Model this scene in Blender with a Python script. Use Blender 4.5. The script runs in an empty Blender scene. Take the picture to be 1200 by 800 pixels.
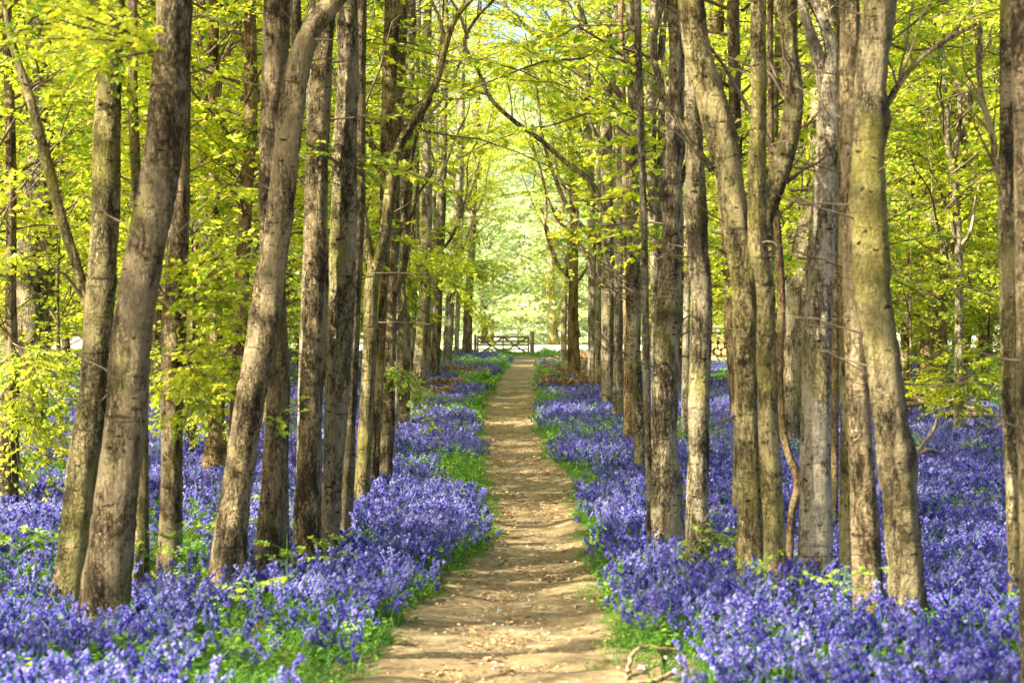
import bpy, math, random
import numpy as np
from mathutils import Vector, noise as mnoise

# ------------------------------------------------------------------ camera, sky, sun, exposure
SC = bpy.context.scene
FPX, HOR, EYE = 2400.0, 378.0, 2.0            # focal length in photo pixels, horizon row, eye height in metres
cam_d = bpy.data.cameras.new("camera")
cam = bpy.data.objects.new("camera", cam_d)
SC.collection.objects.link(cam)
SC.camera = cam
cam.location = (0, 0, EYE)
cam.rotation_euler = (math.pi / 2, 0, 0)
cam_d.sensor_width = 36.0
cam_d.lens = 36.0 * FPX / 1200.0
cam_d.shift_y = -(400 - HOR) / 1200.0
cam_d.clip_start = 0.1
cam_d.clip_end = 5000
cam_d.dof.use_dof = True
cam_d.dof.focus_distance = 30.0
cam_d.dof.aperture_fstop = 4.0

SUN_EL, SUN_AZ = math.radians(35), math.radians(27)   # azimuth: from the left, turned this far behind the camera
sun_from = Vector((-math.cos(SUN_EL) * math.cos(SUN_AZ), -math.cos(SUN_EL) * math.sin(SUN_AZ), math.sin(SUN_EL)))
world = bpy.data.worlds.new("World")
SC.world = world
world.use_nodes = True
wn = world.node_tree
sky = wn.nodes.new("ShaderNodeTexSky")
sky.sky_type = 'NISHITA'
sky.sun_disc = False
sky.sun_elevation = SUN_EL
sky.sun_rotation = math.atan2(sun_from.x, sun_from.y)
sky.dust_density = 5.0
sky.air_density = 1.0
sky.ozone_density = 1.0
bg = wn.nodes["Background"]
bg.inputs[1].default_value = 0.10
wn.links.new(sky.outputs[0], bg.inputs[0])
sun_d = bpy.data.lights.new("sun", 'SUN')
sun_d.energy = 5.0
sun_d.angle = math.radians(0.53)
sun_d.color = (1.0, 0.89, 0.70)
sun = bpy.data.objects.new("sun", sun_d)
sun.rotation_euler = (-sun_from).to_track_quat('-Z', 'Y').to_euler()
SC.collection.objects.link(sun)
SC.view_settings.view_transform = 'Standard'
SC.view_settings.look = 'None'
SC.view_settings.exposure = 2.1
SC.view_settings.gamma = 1.0
SC.cycles.max_bounces = 8
SC.cycles.diffuse_bounces = 5
SC.cycles.transmission_bounces = 5
SC.cycles.transparent_max_bounces = 8
SC.cycles.use_denoising = True

RNG = np.random.default_rng(7)
random.seed(7)
COL = SC.collection

# ------------------------------------------------------------------ helpers
def px(x, y, D):
    return np.array([(x - 600) / FPX * D, D, EYE - (y - HOR) / FPX * D])

def tag(o, label=None, cat=None, group=None, kind=None):
    if label: o['label'] = label
    if cat: o['category'] = cat
    if group: o['group'] = group
    if kind: o['kind'] = kind
    return o

def mesh_from(name, V, F, mat, smooth=True, uv=None):
    """V (n,3) float, F (m,3|4) int"""
    me = bpy.data.meshes.new(name)
    V = np.asarray(V, np.float32); F = np.asarray(F, np.int32)
    n, m, k = len(V), len(F), F.shape[1]
    me.vertices.add(n); me.vertices.foreach_set('co', V.ravel())
    me.loops.add(m * k); me.loops.foreach_set('vertex_index', F.ravel())
    me.polygons.add(m)
    me.polygons.foreach_set('loop_start', np.arange(0, m * k, k, dtype=np.int32))
    me.polygons.foreach_set('loop_total', np.full(m, k, np.int32))
    me.polygons.foreach_set('use_smooth', np.full(m, smooth, bool))
    me.update(calc_edges=True)
    if mat: me.materials.append(mat)
    return me

def link(name, me, parent=None, loc=(0, 0, 0), rot=(0, 0, 0), scale=(1, 1, 1)):
    o = bpy.data.objects.new(name, me)
    COL.objects.link(o)
    o.location = loc; o.rotation_euler = rot; o.scale = scale
    if parent: o.parent = parent
    return o

def empty(name, loc):
    o = bpy.data.objects.new(name, None)
    o.empty_display_size = 0.2
    COL.objects.link(o); o.location = loc
    return o

class Geo:
    def __init__(s): s.V, s.F, s.n = [], [], 0
    def add(s, V, F):
        V = np.asarray(V, float); F = np.asarray(F, int)
        s.V.append(V); s.F.append(F + s.n); s.n += len(V)
    def mesh(s, name, mat, smooth=True):
        return mesh_from(name, np.concatenate(s.V), np.concatenate(s.F), mat, smooth)

def frames(P):
    T = np.gradient(P, axis=0); T /= np.linalg.norm(T, axis=1)[:, None] + 1e-9
    ref = np.array([0., 1., 0.]) if abs(T[0, 1]) < .8 else np.array([1., 0., 0.])
    A = np.cross(T, ref); A /= np.linalg.norm(A, axis=1)[:, None] + 1e-9
    B = np.cross(T, A)
    return T, A, B

def tube(P, R, sides=6, cap=True, shape=None):
    P = np.asarray(P, float); R = np.asarray(R, float)
    n = len(P); T, A, B = frames(P)
    th = np.linspace(0, 2 * np.pi, sides, endpoint=False)
    rr = R[:, None] * np.ones((n, sides)) if shape is None else R[:, None] * shape
    V = P[:, None, :] + rr[..., None] * (np.cos(th)[None, :, None] * A[:, None, :] + np.sin(th)[None, :, None] * B[:, None, :])
    V = V.reshape(-1, 3)
    i = np.arange(n - 1)[:, None]; j = np.arange(sides)[None, :]; j2 = (j + 1) % sides
    F = np.stack([i * sides + j, i * sides + j2, (i + 1) * sides + j2, (i + 1) * sides + j], -1).reshape(-1, 4)
    if cap:
        V = np.concatenate([V, P[:1], P[-1:]]); a, b = n * sides, n * sides + 1
        q = np.arange(0, sides, 2); e = (n - 1) * sides
        F = np.concatenate([F, np.stack([np.full(len(q), a), (q + 2) % sides, (q + 1) % sides, q], -1),
                            np.stack([np.full(len(q), b), e + q, e + (q + 1) % sides, e + (q + 2) % sides], -1)])
    return V, F

def box(c, s, rz=0, ry=0):
    c = np.asarray(c, float); s = np.asarray(s, float) / 2
    V = np.array([[x, y, z] for x in (-1, 1) for y in (-1, 1) for z in (-1, 1)], float) * s
    ca, sa = math.cos(ry), math.sin(ry); V = V @ np.array([[ca, 0, -sa], [0, 1, 0], [sa, 0, ca]])
    ca, sa = math.cos(rz), math.sin(rz); V = V @ np.array([[ca, sa, 0], [-sa, ca, 0], [0, 0, 1]])
    F = [[0, 1, 3, 2], [4, 6, 7, 5], [0, 4, 5, 1], [2, 3, 7, 6], [0, 2, 6, 4], [1, 5, 7, 3]]
    return V + c, np.array(F)

def catmull(K, step):
    """K (n,d) knots -> resampled, chord-length Catmull-Rom"""
    K = np.asarray(K, float)
    d = np.linalg.norm(np.diff(K[:, :3], axis=0), axis=1); t = np.concatenate([[0], np.cumsum(np.maximum(d, 1e-4))])
    n = max(4, int(t[-1] / step)); ts = np.linspace(0, t[-1], n)
    M = np.gradient(K, t, axis=0)
    i = np.clip(np.searchsorted(t, ts, side='right') - 1, 0, len(K) - 2)
    h = (t[i + 1] - t[i]); u = ((ts - t[i]) / h)[:, None]; h = h[:, None]
    return ((2*u**3-3*u**2+1)*K[i] + (u**3-2*u**2+u)*h*M[i] + (-2*u**3+3*u**2)*K[i+1] + (u**3-u**2)*h*M[i+1])

# ------------------------------------------------------------------ materials
def new_mat(name):
    m = bpy.data.materials.new(name); m.use_nodes = True
    nt = m.node_tree; b = nt.nodes['Principled BSDF']
    b.inputs['Roughness'].default_value = 0.85
    b.inputs['Specular IOR Level'].default_value = 0.25
    return m, nt, b

def N(nt, typ, **kw):
    n = nt.nodes.new(typ)
    for k, v in kw.items():
        if k.startswith('i_'): n.inputs[int(k[2:]) if k[2:].isdigit() else k[2:].replace('_', ' ')].default_value = v
        else: setattr(n, k, v)
    return n

def ramp(nt, fac, stops):
    r = nt.nodes.new('ShaderNodeValToRGB'); e = r.color_ramp.elements
    while len(e) < len(stops): e.new(0.5)
    for i, (p, c) in enumerate(stops):
        e[i].position = p; e[i].color = (*c, 1) if len(c) == 3 else c
    nt.links.new(fac, r.inputs[0]); return r.outputs[0]

def mapping(nt, coord, scale, loc=None):
    m = nt.nodes.new('ShaderNodeMapping'); m.inputs['Scale'].default_value = scale
    nt.links.new(coord, m.inputs['Vector'])
    if loc is not None: nt.links.new(loc, m.inputs['Location'])
    return m.outputs[0]

def noise(nt, vec, scale, detail=4, rough=0.6, dist=0.0):
    n = nt.nodes.new('ShaderNodeTexNoise'); n.inputs['Scale'].default_value = scale
    n.inputs['Detail'].default_value = detail; n.inputs['Roughness'].default_value = rough
    n.inputs['Distortion'].default_value = dist
    nt.links.new(vec, n.inputs['Vector']); return n.outputs[0]

def mix(nt, fac, a, b, blend='MIX'):
    n = nt.nodes.new('ShaderNodeMix'); n.data_type = 'RGBA'; n.blend_type = blend
    for s, v in ((0, fac), (6, a), (7, b)):
        if hasattr(v, 'links') or hasattr(v, 'is_linked'): nt.links.new(v, n.inputs[s])
        elif isinstance(v, (int, float)): n.inputs[s].default_value = v
        else: n.inputs[s].default_value = (*v, 1)
    return n.outputs[2]

def math_n(nt, op, a, b=None, clamp=False):
    n = nt.nodes.new('ShaderNodeMath'); n.operation = op; n.use_clamp = clamp
    for s, v in ((0, a), (1, b)):
        if v is None: continue
        if hasattr(v, 'is_linked'): nt.links.new(v, n.inputs[s])
        else: n.inputs[s].default_value = v
    return n.outputs[0]

def bark_material(name, dark, mid, pale, moss, moss_amt, crack=1.0, spots=.30):
    m, nt, b = new_mat(name)
    tc = nt.nodes.new('ShaderNodeTexCoord'); oi = nt.nodes.new('ShaderNodeObjectInfo')
    off = nt.nodes.new('ShaderNodeCombineXYZ')
    o1 = math_n(nt, 'MULTIPLY', oi.outputs['Random'], 37.0)
    nt.links.new(o1, off.inputs[0]); nt.links.new(o1, off.inputs[2])
    co = tc.outputs['Object']
    ridge = noise(nt, mapping(nt, co, (1, 1, .13), off.outputs[0]), 42, 6, .72, .5)       # fine vertical ridges
    ridge2 = noise(nt, mapping(nt, co, (1, 1, .2), off.outputs[0]), 14, 5, .65, .8)
    wr = noise(nt, mapping(nt, co, (1, 1, 6.0), off.outputs[0]), 4.0, 5, .65, .6)         # wrinkles round the stem
    blot = noise(nt, mapping(nt, co, (1, 1, .45), off.outputs[0]), 4.5, 7, .7, .4)        # lichen blotches
    patch = noise(nt, mapping(nt, co, (1, 1, .6), off.outputs[0]), 1.6, 4, .6)
    fine = noise(nt, mapping(nt, co, (1, 1, .4), off.outputs[0]), 70, 4, .9)
    base = ramp(nt, ridge, [(.40, dark), (.5, mid), (.58, pale)])
    base2 = ramp(nt, ridge2, [(.36, tuple(v * .6 for v in dark)), (.5, mid), (.66, pale)])
    c = mix(nt, .5, base, base2)
    c = mix(nt, .8, c, ramp(nt, fine, [(.38, (.18, .17, .15)), (.5, (1., 1., 1.)), (.62, (2.0, 2.0, 1.95))]), 'MULTIPLY')
    vf = nt.nodes.new('ShaderNodeTexVoronoi'); vf.feature = 'DISTANCE_TO_EDGE'; vf.inputs['Scale'].default_value = 26
    wv = nt.nodes.new('ShaderNodeTexNoise'); wv.inputs['Scale'].default_value = 9; wv.inputs['Detail'].default_value = 4; nt.links.new(co, wv.inputs['Vector'])
    w2 = nt.nodes.new('ShaderNodeVectorMath'); w2.operation = 'SCALE'; w2.inputs['Scale'].default_value = .16; nt.links.new(wv.outputs[1], w2.inputs[0])
    w3 = nt.nodes.new('ShaderNodeVectorMath'); w3.operation = 'ADD'; nt.links.new(mapping(nt, co, (1, 1, .22), off.outputs[0]), w3.inputs[0]); nt.links.new(w2.outputs[0], w3.inputs[1])
    nt.links.new(w3.outputs[0], vf.inputs['Vector']); fis = ramp(nt, vf.outputs['Distance'], [(.02, (0, 0, 0)), (.10, (1, 1, 1))])
    c = mix(nt, math_n(nt, 'MULTIPLY', math_n(nt, 'SUBTRACT', 1.0, fis), math_n(nt, 'MULTIPLY', patch, 1.3, True)), c, tuple(v * .35 for v in dark))  # crack shade put into the colour, since bump shading washes out
    lich = ramp(nt, blot, [(.51, (0, 0, 0)), (.555, (1, 1, 1))])
    c = mix(nt, math_n(nt, 'MULTIPLY', lich, .65), c, mix(nt, fine, tuple(v * .6 for v in pale), tuple(v * 1.25 for v in pale)))
    darkb = ramp(nt, math_n(nt, 'ADD', math_n(nt, 'MULTIPLY', blot, .75), math_n(nt, 'MULTIPLY', fine, .25)), [(.42, (1, 1, 1)), (.47, (0, 0, 0))])
    c = mix(nt, math_n(nt, 'MULTIPLY', darkb, .8), c, tuple(v * .3 for v in dark))
    wcr = ramp(nt, math_n(nt, 'ADD', math_n(nt, 'MULTIPLY', wr, .8), math_n(nt, 'MULTIPLY', fine, .2)), [(.37, (1, 1, 1)), (.42, (0, 0, 0))])
    c = mix(nt, math_n(nt, 'MULTIPLY', wcr, .75 * crack), c, tuple(v * .3 for v in dark))
    ms = ramp(nt, patch, [(.62 - moss_amt * .25, (0, 0, 0)), (.74 - moss_amt * .2, (1, 1, 1))])
    c = mix(nt, math_n(nt, 'MULTIPLY', ms, .7), c, mix(nt, fine, tuple(v * .3 for v in moss), tuple(v * 1.5 for v in moss)))
    # small black eyes and scabs scattered in clusters
    wob = nt.nodes.new('ShaderNodeVectorMath'); wob.operation = 'ADD'
    nz = nt.nodes.new('ShaderNodeTexNoise'); nz.inputs['Scale'].default_value = 18
    nt.links.new(co, nz.inputs['Vector']); sc_ = nt.nodes.new('ShaderNodeVectorMath'); sc_.operation = 'SCALE'; sc_.inputs['Scale'].default_value = .09
    nt.links.new(nz.outputs[1], sc_.inputs[0]); nt.links.new(mapping(nt, co, (1, 1, 2.1), off.outputs[0]), wob.inputs[0]); nt.links.new(sc_.outputs[0], wob.inputs[1])
    vo = nt.nodes.new('ShaderNodeTexVoronoi'); vo.inputs['Scale'].default_value = 13; nt.links.new(wob.outputs[0], vo.inputs['Vector'])
    pick = nt.nodes.new('ShaderNodeSeparateColor'); nt.links.new(vo.outputs['Color'], pick.inputs[0])
    spot = math_n(nt, 'LESS_THAN', vo.outputs['Distance'], math_n(nt, 'MULTIPLY', math_n(nt, 'SUBTRACT', math_n(nt, 'ADD', math_n(nt, 'MULTIPLY', pick.outputs[0], .7), math_n(nt, 'MULTIPLY', patch, .6)), 1 - spots), .8))
    c = mix(nt, math_n(nt, 'MULTIPLY', spot, .9), c, (.014, .010, .007))
    # knots: dark hollows carried by the mesh
    at = nt.nodes.new('ShaderNodeAttribute'); at.attribute_name = 'knot'
    c = mix(nt, math_n(nt, 'MULTIPLY', math_n(nt, 'MULTIPLY', at.outputs['Fac'], math_n(nt, 'ADD', math_n(nt, 'MULTIPLY', fine, 2.6), -.45), True), .92, True), c, (.012, .009, .006))
    # each tree its own tone
    tone = nt.nodes.new('ShaderNodeHueSaturation'); tone.inputs['Saturation'].default_value = 1.0
    nt.links.new(math_n(nt, 'ADD', math_n(nt, 'MULTIPLY', oi.outputs['Random'], .55), .85), tone.inputs['Value'])
    nt.links.new(c, tone.inputs['Color'])
    nt.links.new(tone.outputs[0], b.inputs['Base Color'])
    h = math_n(nt, 'ADD', math_n(nt, 'ADD', ridge, math_n(nt, 'ADD', math_n(nt, 'MULTIPLY', fine, .8), math_n(nt, 'MULTIPLY', fis, .35))), math_n(nt, 'ADD', math_n(nt, 'MULTIPLY', ridge2, 1.4), math_n(nt, 'MULTIPLY', wr, .9)))
    bp = nt.nodes.new('ShaderNodeBump'); bp.inputs['Strength'].default_value = 1.0; bp.inputs['Distance'].default_value = .05
    nt.links.new(h, bp.inputs['Height']); nt.links.new(bp.outputs[0], b.inputs['Normal'])
    b.inputs['Roughness'].default_value = .9
    return m

MOSS = (.26, .25, .05)
BARK = {
 'brown': bark_material('bark_brown', (.045, .030, .012), (.20, .150, .074), (.46, .37, .21), MOSS, .3),
 'grey': bark_material('bark_grey', (.052, .038, .017), (.23, .185, .100), (.56, .48, .30), MOSS, .25, 1.0, .40),
 'mossy': bark_material('bark_mossy', (.045, .035, .012), (.20, .162, .068), (.48, .41, .19), (.32, .29, .06), .5, 1.0, .36),
 'pale': bark_material('bark_pale', (.10, .076, .038), (.36, .30, .18), (.68, .61, .44), (.36, .33, .10), .2, .8, .3),
 'lichen': bark_material('bark_lichen', (.050, .040, .014), (.20, .155, .075), (.46, .39, .21), (.44, .40, .09), .5, 1.0, .34),  # lichen patches, their moss colour brightened to look sunlit
 'orange': bark_material('bark_orange', (.07, .042, .016), (.25, .165, .07), (.48, .36, .18), (.33, .26, .06), .35, 1.0, .4),
}

def leaf_material(name, c1, c2, c3, tr=0.6, rough=.5):
    m, nt, b = new_mat(name)
    geo = nt.nodes.new('ShaderNodeNewGeometry'); 
    n1 = noise(nt, geo.outputs['Position'], 1.1, 3, .6)
    n2 = nt.nodes.new('ShaderNodeTexWhiteNoise'); n2.noise_dimensions = '3D'
    rp = N(nt, 'ShaderNodeAttribute'); rp.attribute_name = 'leaf_id'
    nt.links.new(rp.outputs['Vector'], n2.inputs[0])
    f = math_n(nt, 'ADD', math_n(nt, 'MULTIPLY', n1, .8), math_n(nt, 'MULTIPLY', geo.outputs['Random Per Island'], .55))
    c = ramp(nt, f, [(.40, c1), (.66, c2), (.95, c3)])
    nt.nodes.remove(n2); nt.nodes.remove(rp)
    d = nt.nodes.new('ShaderNodeBsdfDiffuse'); t = nt.nodes.new('ShaderNodeBsdfTranslucent'); g = nt.nodes.new('ShaderNodeBsdfGlossy')
    g.inputs['Roughness'].default_value = rough
    nt.links.new(c, d.inputs[0])
    hs = nt.nodes.new('ShaderNodeHueSaturation'); hs.inputs['Hue'].default_value = .485; hs.inputs['Value'].default_value = 1.7
    nt.links.new(c, hs.inputs['Color']); nt.links.new(hs.outputs[0], t.inputs[0])
    ms = nt.nodes.new('ShaderNodeMixShader'); ms.inputs[0].default_value = tr
    nt.links.new(d.outputs[0], ms.inputs[1]); nt.links.new(t.outputs[0], ms.inputs[2])
    ms2 = nt.nodes.new('ShaderNodeMixShader'); ms2.inputs[0].default_value = .04
    nt.links.new(ms.outputs[0], ms2.inputs[1]); nt.links.new(g.outputs[0], ms2.inputs[2])
    out = [n for n in nt.nodes if n.type == 'OUTPUT_MATERIAL'][0]
    nt.nodes.remove(b); nt.links.new(ms2.outputs[0], out.inputs[0])
    return m

LEAF = leaf_material('leaf_spring_beech', (.14, .28, .018), (.38, .48, .024), (.66, .66, .045))
LEAF_GREEN = leaf_material('leaf_fresh_green', (.06, .17, .02), (.13, .32, .03), (.30, .50, .05), .55)
LEAF_YOUNG = leaf_material('leaf_seedling', (.15, .28, .03), (.28, .42, .04), (.45, .54, .06), .55)
LEAF_FAR = leaf_material('leaf_far_field', (.28, .39, .14), (.44, .54, .24), (.64, .71, .42), .5)  # pale spring green, whitened further: distance haze put into the leaf colour
STEM_GREEN = leaf_material('bluebell_leaf', (.045, .13, .02), (.09, .24, .03), (.17, .36, .05), .45)

def flower_material():
    m, nt, b = new_mat('bluebell_petal')
    geo = nt.nodes.new('ShaderNodeNewGeometry'); oi = nt.nodes.new('ShaderNodeObjectInfo')
    n1 = noise(nt, geo.outputs['Position'], .7, 4, .6)
    f = math_n(nt, 'ADD', math_n(nt, 'MULTIPLY', n1, .6), math_n(nt, 'ADD', math_n(nt, 'MULTIPLY', oi.outputs['Random'], .35), math_n(nt, 'MULTIPLY', geo.outputs['Random Per Island'], .3)))
    c = ramp(nt, f, [(.38, (.075, .062, .34)), (.57, (.165, .145, .56)), (.90, (.44, .40, .80))])  # deep end paints shaded petals, pale end paints sunlit ones
    d = nt.nodes.new('ShaderNodeBsdfDiffuse'); t = nt.nodes.new('ShaderNodeBsdfTranslucent')
    nt.links.new(c, d.inputs[0]); nt.links.new(c, t.inputs[0])
    ms = nt.nodes.new('ShaderNodeMixShader'); ms.inputs[0].default_value = .4
    nt.links.new(d.outputs[0], ms.inputs[1]); nt.links.new(t.outputs[0], ms.inputs[2])
    out = [n for n in nt.nodes if n.type == 'OUTPUT_MATERIAL'][0]
    nt.nodes.remove(b); nt.links.new(ms.outputs[0], out.inputs[0])
    return m
PETAL = flower_material()

def simple_mat(name, stops, scale=(1, 1, 1), sc=8, bump=.4, dist=.01, rough=.85, island=0.0):
    m, nt, b = new_mat(name)
    tc = nt.nodes.new('ShaderNodeTexCoord')
    n1 = noise(nt, mapping(nt, tc.outputs['Object'], scale), sc, 6, .65, .3)
    f = n1
    if island:
        geo = nt.nodes.new('ShaderNodeNewGeometry')
        f = math_n(nt, 'ADD', math_n(nt, 'MULTIPLY', n1, 1 - island), math_n(nt, 'MULTIPLY', geo.outputs['Random Per Island'], island))
    nt.links.new(ramp(nt, f, stops), b.inputs['Base Color'])
    bp = nt.nodes.new('ShaderNodeBump'); bp.inputs['Strength'].default_value = bump; bp.inputs['Distance'].default_value = dist
    nt.links.new(n1, bp.inputs['Height']); nt.links.new(bp.outputs[0], b.inputs['Normal'])
    b.inputs['Roughness'].default_value = rough
    return m

def path_material():
    m, nt, b = new_mat('trodden_earth')
    tc = nt.nodes.new('ShaderNodeTexCoord'); co = tc.outputs['Object']
    big = noise(nt, co, .8, 4, .6); fine = noise(nt, co, 14, 8, .75); grit = noise(nt, co, 90, 4, .7)
    c = ramp(nt, fine, [(.41, (.07, .046, .018)), (.5, (.215, .160, .075)), (.60, (.46, .38, .21))])
    c2 = ramp(nt, grit, [(.35, (.10, .065, .03)), (.5, (.29, .22, .12)), (.7, (.58, .48, .31))])
    c = mix(nt, .45, c, c2)
    c = mix(nt, ramp(nt, big, [(.42, (0, 0, 0)), (.62, (.55, .55, .55))]), c, (.20, .145, .07))
    nt.links.new(c, b.inputs['Base Color'])
    h = math_n(nt, 'ADD', fine, math_n(nt, 'MULTIPLY', grit, .5))
    bp = nt.nodes.new('ShaderNodeBump'); bp.inputs['Strength'].default_value = .8; bp.inputs['Distance'].default_value = .02
    nt.links.new(h, bp.inputs['Height']); nt.links.new(bp.outputs[0], b.inputs['Normal'])
    b.inputs['Roughness'].default_value = .95
    return m

M_PATH = path_material()
M_FLOOR = simple_mat('woodland_soil', [(.3, (.07, .06, .03)), (.5, (.13, .10, .05)), (.7, (.22, .16, .09))], sc=3, bump=.8, dist=.05)
M_FIELD = simple_mat('pale_dry_field', [(.3, (.38, .40, .26)), (.5, (.48, .48, .35)), (.7, (.55, .54, .43))], scale=(.2, .2, .2), sc=1.2)
M_TRACK = simple_mat('dusty_track', [(.3, (.30, .27, .22)), (.6, (.45, .42, .36))], sc=2)
M_LITTER = simple_mat('dead_leaf', [(.2, (.16, .08, .03)), (.5, (.36, .20, .085)), (.8, (.56, .40, .22))], sc=9, island=.7)
M_BRACKEN = simple_mat('dead_bracken', [(.2, (.18, .115, .06)), (.5, (.38, .265, .145)), (.8, (.64, .50, .32))], sc=5, island=.6)
M_STICK = simple_mat('dead_wood', [(.3, (.09, .06, .035)), (.5, (.22, .16, .10)), (.7, (.42, .34, .23))], scale=(1, 1, 1), sc=14)
M_STICK_PALE = simple_mat('bleached_stick', [(.36, (.10, .06, .03)), (.5, (.30, .21, .11)), (.64, (.50, .38, .22))], sc=30, bump=.9)
M_TWIG = simple_mat('twig_bark', [(.3, (.06, .045, .03)), (.6, (.17, .13, .085))], sc=10)
M_GATE = simple_mat('weathered_gate_timber', [(.3, (.10, .078, .053)), (.5, (.19, .15, .10)), (.7, (.28, .23, .16))], scale=(.4, 1, 3), sc=6)
M_LOGBARK = simple_mat('log_bark', [(.3, (.06, .04, .025)), (.6, (.18, .12, .07))], scale=(1, .3, 1), sc=10)
M_LOGEND = simple_mat('sawn_log_end', [(.3, (.50, .28, .10)), (.5, (.66, .42, .18)), (.7, (.78, .58, .32))], sc=6)
M_STONE = simple_mat('flint_stone', [(.3, (.20, .17, .13)), (.5, (.40, .36, .30)), (.7, (.60, .56, .48))], sc=12)

# ------------------------------------------------------------------ ground and path
PE = np.array([  # row, left edge, right edge of the path in the photograph
 (1200, 200, 900), (900, 360, 790), (800, 425, 738), (760, 452, 728), (730, 478, 722), (700, 518, 712), (680, 542, 700), (650, 574, 690),
 (620, 574, 685), (600, 575, 683), (560, 566, 668), (530, 562, 642), (500, 560, 632), (470, 568, 634), (450, 578, 634),
 (430, 594, 634), (424, 598, 634), (419, 598, 634)], float)
pD = 2 * FPX / (PE[:, 0] - HOR)
pL = (PE[:, 1] - 600) / FPX * pD; pR = (PE[:, 2] - 600) / FPX * pD
o_ = np.argsort(pD); pD, pL, pR = pD[o_], pL[o_], pR[o_]
def path_edges(y):
    y = np.asarray(y, float)
    w = .04 * np.sin(y * 1.1) + .025 * np.sin(y * 2.7 + 1) + .012 * np.sin(y * 7 + 2)
    w2 = .04 * np.sin(y * .9 + 4) + .025 * np.sin(y * 2.3 + 2) + .012 * np.sin(y * 8)
    return np.interp(y, pD, pL) + w + .04, np.interp(y, pD, pR) + w2 - .10

def relief(x, y):
    return .05 * np.sin(x * .9 + .5 * y) + .04 * np.sin(x * .37 - y * .61 + 2) + .03 * np.sin(x * 2.1 + 1) * np.sin(y * 1.7)
def ground_z(x, y):
    l, r = path_edges(y); d = np.maximum(l - x, x - r)
    k = np.clip((d) / 1.2, 0, 1)
    return relief(x, y) * k * np.clip(1.4 - np.asarray(y) / 120., 0, 1) + .03 * np.clip(d / .4, 0, 1)

ys = np.unique(np.concatenate([np.arange(4, 40, .4), np.arange(40, 128.1, 1.0)])); ux = np.linspace(-1, 1, 181)
ux = np.sign(ux) * np.abs(ux) ** 1.6
gx = ux[None, :] * 60 + 0 * ys[:, None]; gy = ys[:, None] + 0 * gx
gz = ground_z(gx, gy) - .02
ny, nx = gx.shape
i, j = np.meshgrid(np.arange(ny - 1), np.arange(nx - 1), indexing='ij')
F = np.stack([i * nx + j, i * nx + j + 1, (i + 1) * nx + j + 1, (i + 1) * nx + j], -1).reshape(-1, 4)
tag(link('woodland_floor', mesh_from('woodland_floor', np.stack([gx, gy, gz], -1).reshape(-1, 3), F, M_FLOOR)), kind='structure')
# the path: a worn strip, slightly hollow, its rims dipping under the verge
yp = np.concatenate([np.arange(4, 40, .06), np.arange(40, 121, .25)]); u = np.linspace(-.22, 1.22, 40)
l, r = path_edges(yp)
X = l[:, None] + (r - l)[:, None] * u[None, :]; Y = yp[:, None] + 0 * X
Z = .012 - .03 * (1 - (2 * u - 1) ** 2)[None, :] + .012 * np.sin(X * 9 + Y * 2.3) * np.sin(Y * 5.1) + .01 * np.sin(Y * 11 + X * 3)
Z = Z + .03 - (.11 + .05 * np.sin(Y * 4.3 + 3 * u[None, :]) + .04 * np.sin(Y * 11.7)) * np.clip(np.abs(2 * u - 1) - 1, 0, 1)[None, :]
ph = Y * 2.9 + .9 * np.sin(X * 1.7 + Y * .31) + 1.6 * np.sin(Y * .43)      # trodden steps and buried roots running across
Z = Z + .020 * np.maximum(0, np.sin(ph)) ** 8 * (.5 + .5 * np.sin(X * 3.1 + Y * 1.3)) + .012 * np.maximum(0, np.sin(ph * 2.3 + 1 + X)) ** 6
ny, nx = X.shape
i, j = np.meshgrid(np.arange(ny - 1), np.arange(nx - 1), indexing='ij')
F = np.stack([i * nx + j, i * nx + j + 1, (i + 1) * nx + j + 1, (i + 1) * nx + j], -1).reshape(-1, 4)
tag(link('footpath', mesh_from('footpath', np.stack([X, Y, Z], -1).reshape(-1, 3), F, M_PATH)), kind='structure')
# track in front of the gate and the open field beyond
def sheet(name, x0, x1, y0, y1, z, mat, nx=40, ny=10, amp=.0):
    X, Y = np.meshgrid(np.linspace(x0, x1, nx), np.linspace(y0, y1, ny)); Z = z + amp * np.sin(X * .7) * np.sin(Y * 1.3)
    i, j = np.meshgrid(np.arange(ny - 1), np.arange(nx - 1), indexing='ij')
    F = np.stack([i * nx + j, i * nx + j + 1, (i + 1) * nx + j + 1, (i + 1) * nx + j], -1).reshape(-1, 4)
    return tag(link(name, mesh_from(name, np.stack([X, Y, Z], -1).reshape(-1, 3), F, mat)), kind='structure')
sheet('farm_track', -4, 9, 117.5, 121.5, .03, M_TRACK, amp=.006)
sheet('open_field', -900, 900, 127.9, 2500, -.03, M_FIELD)
sheet('bare_soil', -300, 300, -60, 128, -.22, M_FLOOR)

# ------------------------------------------------------------------ leaves, sprays and crowns
def leaf_quads(C, D1, NRM, size, rng):
    """kite-shaped leaves, folded at the midrib: 4 verts, 2 faces as one bent quad pair -> quads (base, side, tip, side)"""
    n = len(C)
    D1 = D1 / (np.linalg.norm(D1, axis=1)[:, None] + 1e-9)
    S = np.cross(NRM, D1); S /= np.linalg.norm(S, axis=1)[:, None] + 1e-9
    U = np.cross(D1, S)
    sz = size * rng.uniform(.7, 1.25, n)[:, None]
    a = C; b = C + D1 * sz * .5 + S * sz * .36 + U * sz * .10; c = C + D1 * sz - U * sz * .06; d = C + D1 * sz * .5 - S * sz * .36 + U * sz * .10
    V = np.stack([a, b, c, d], 1).reshape(-1, 3)
    F = np.arange(4 * n).reshape(-1, 4)
    return V, F

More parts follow.
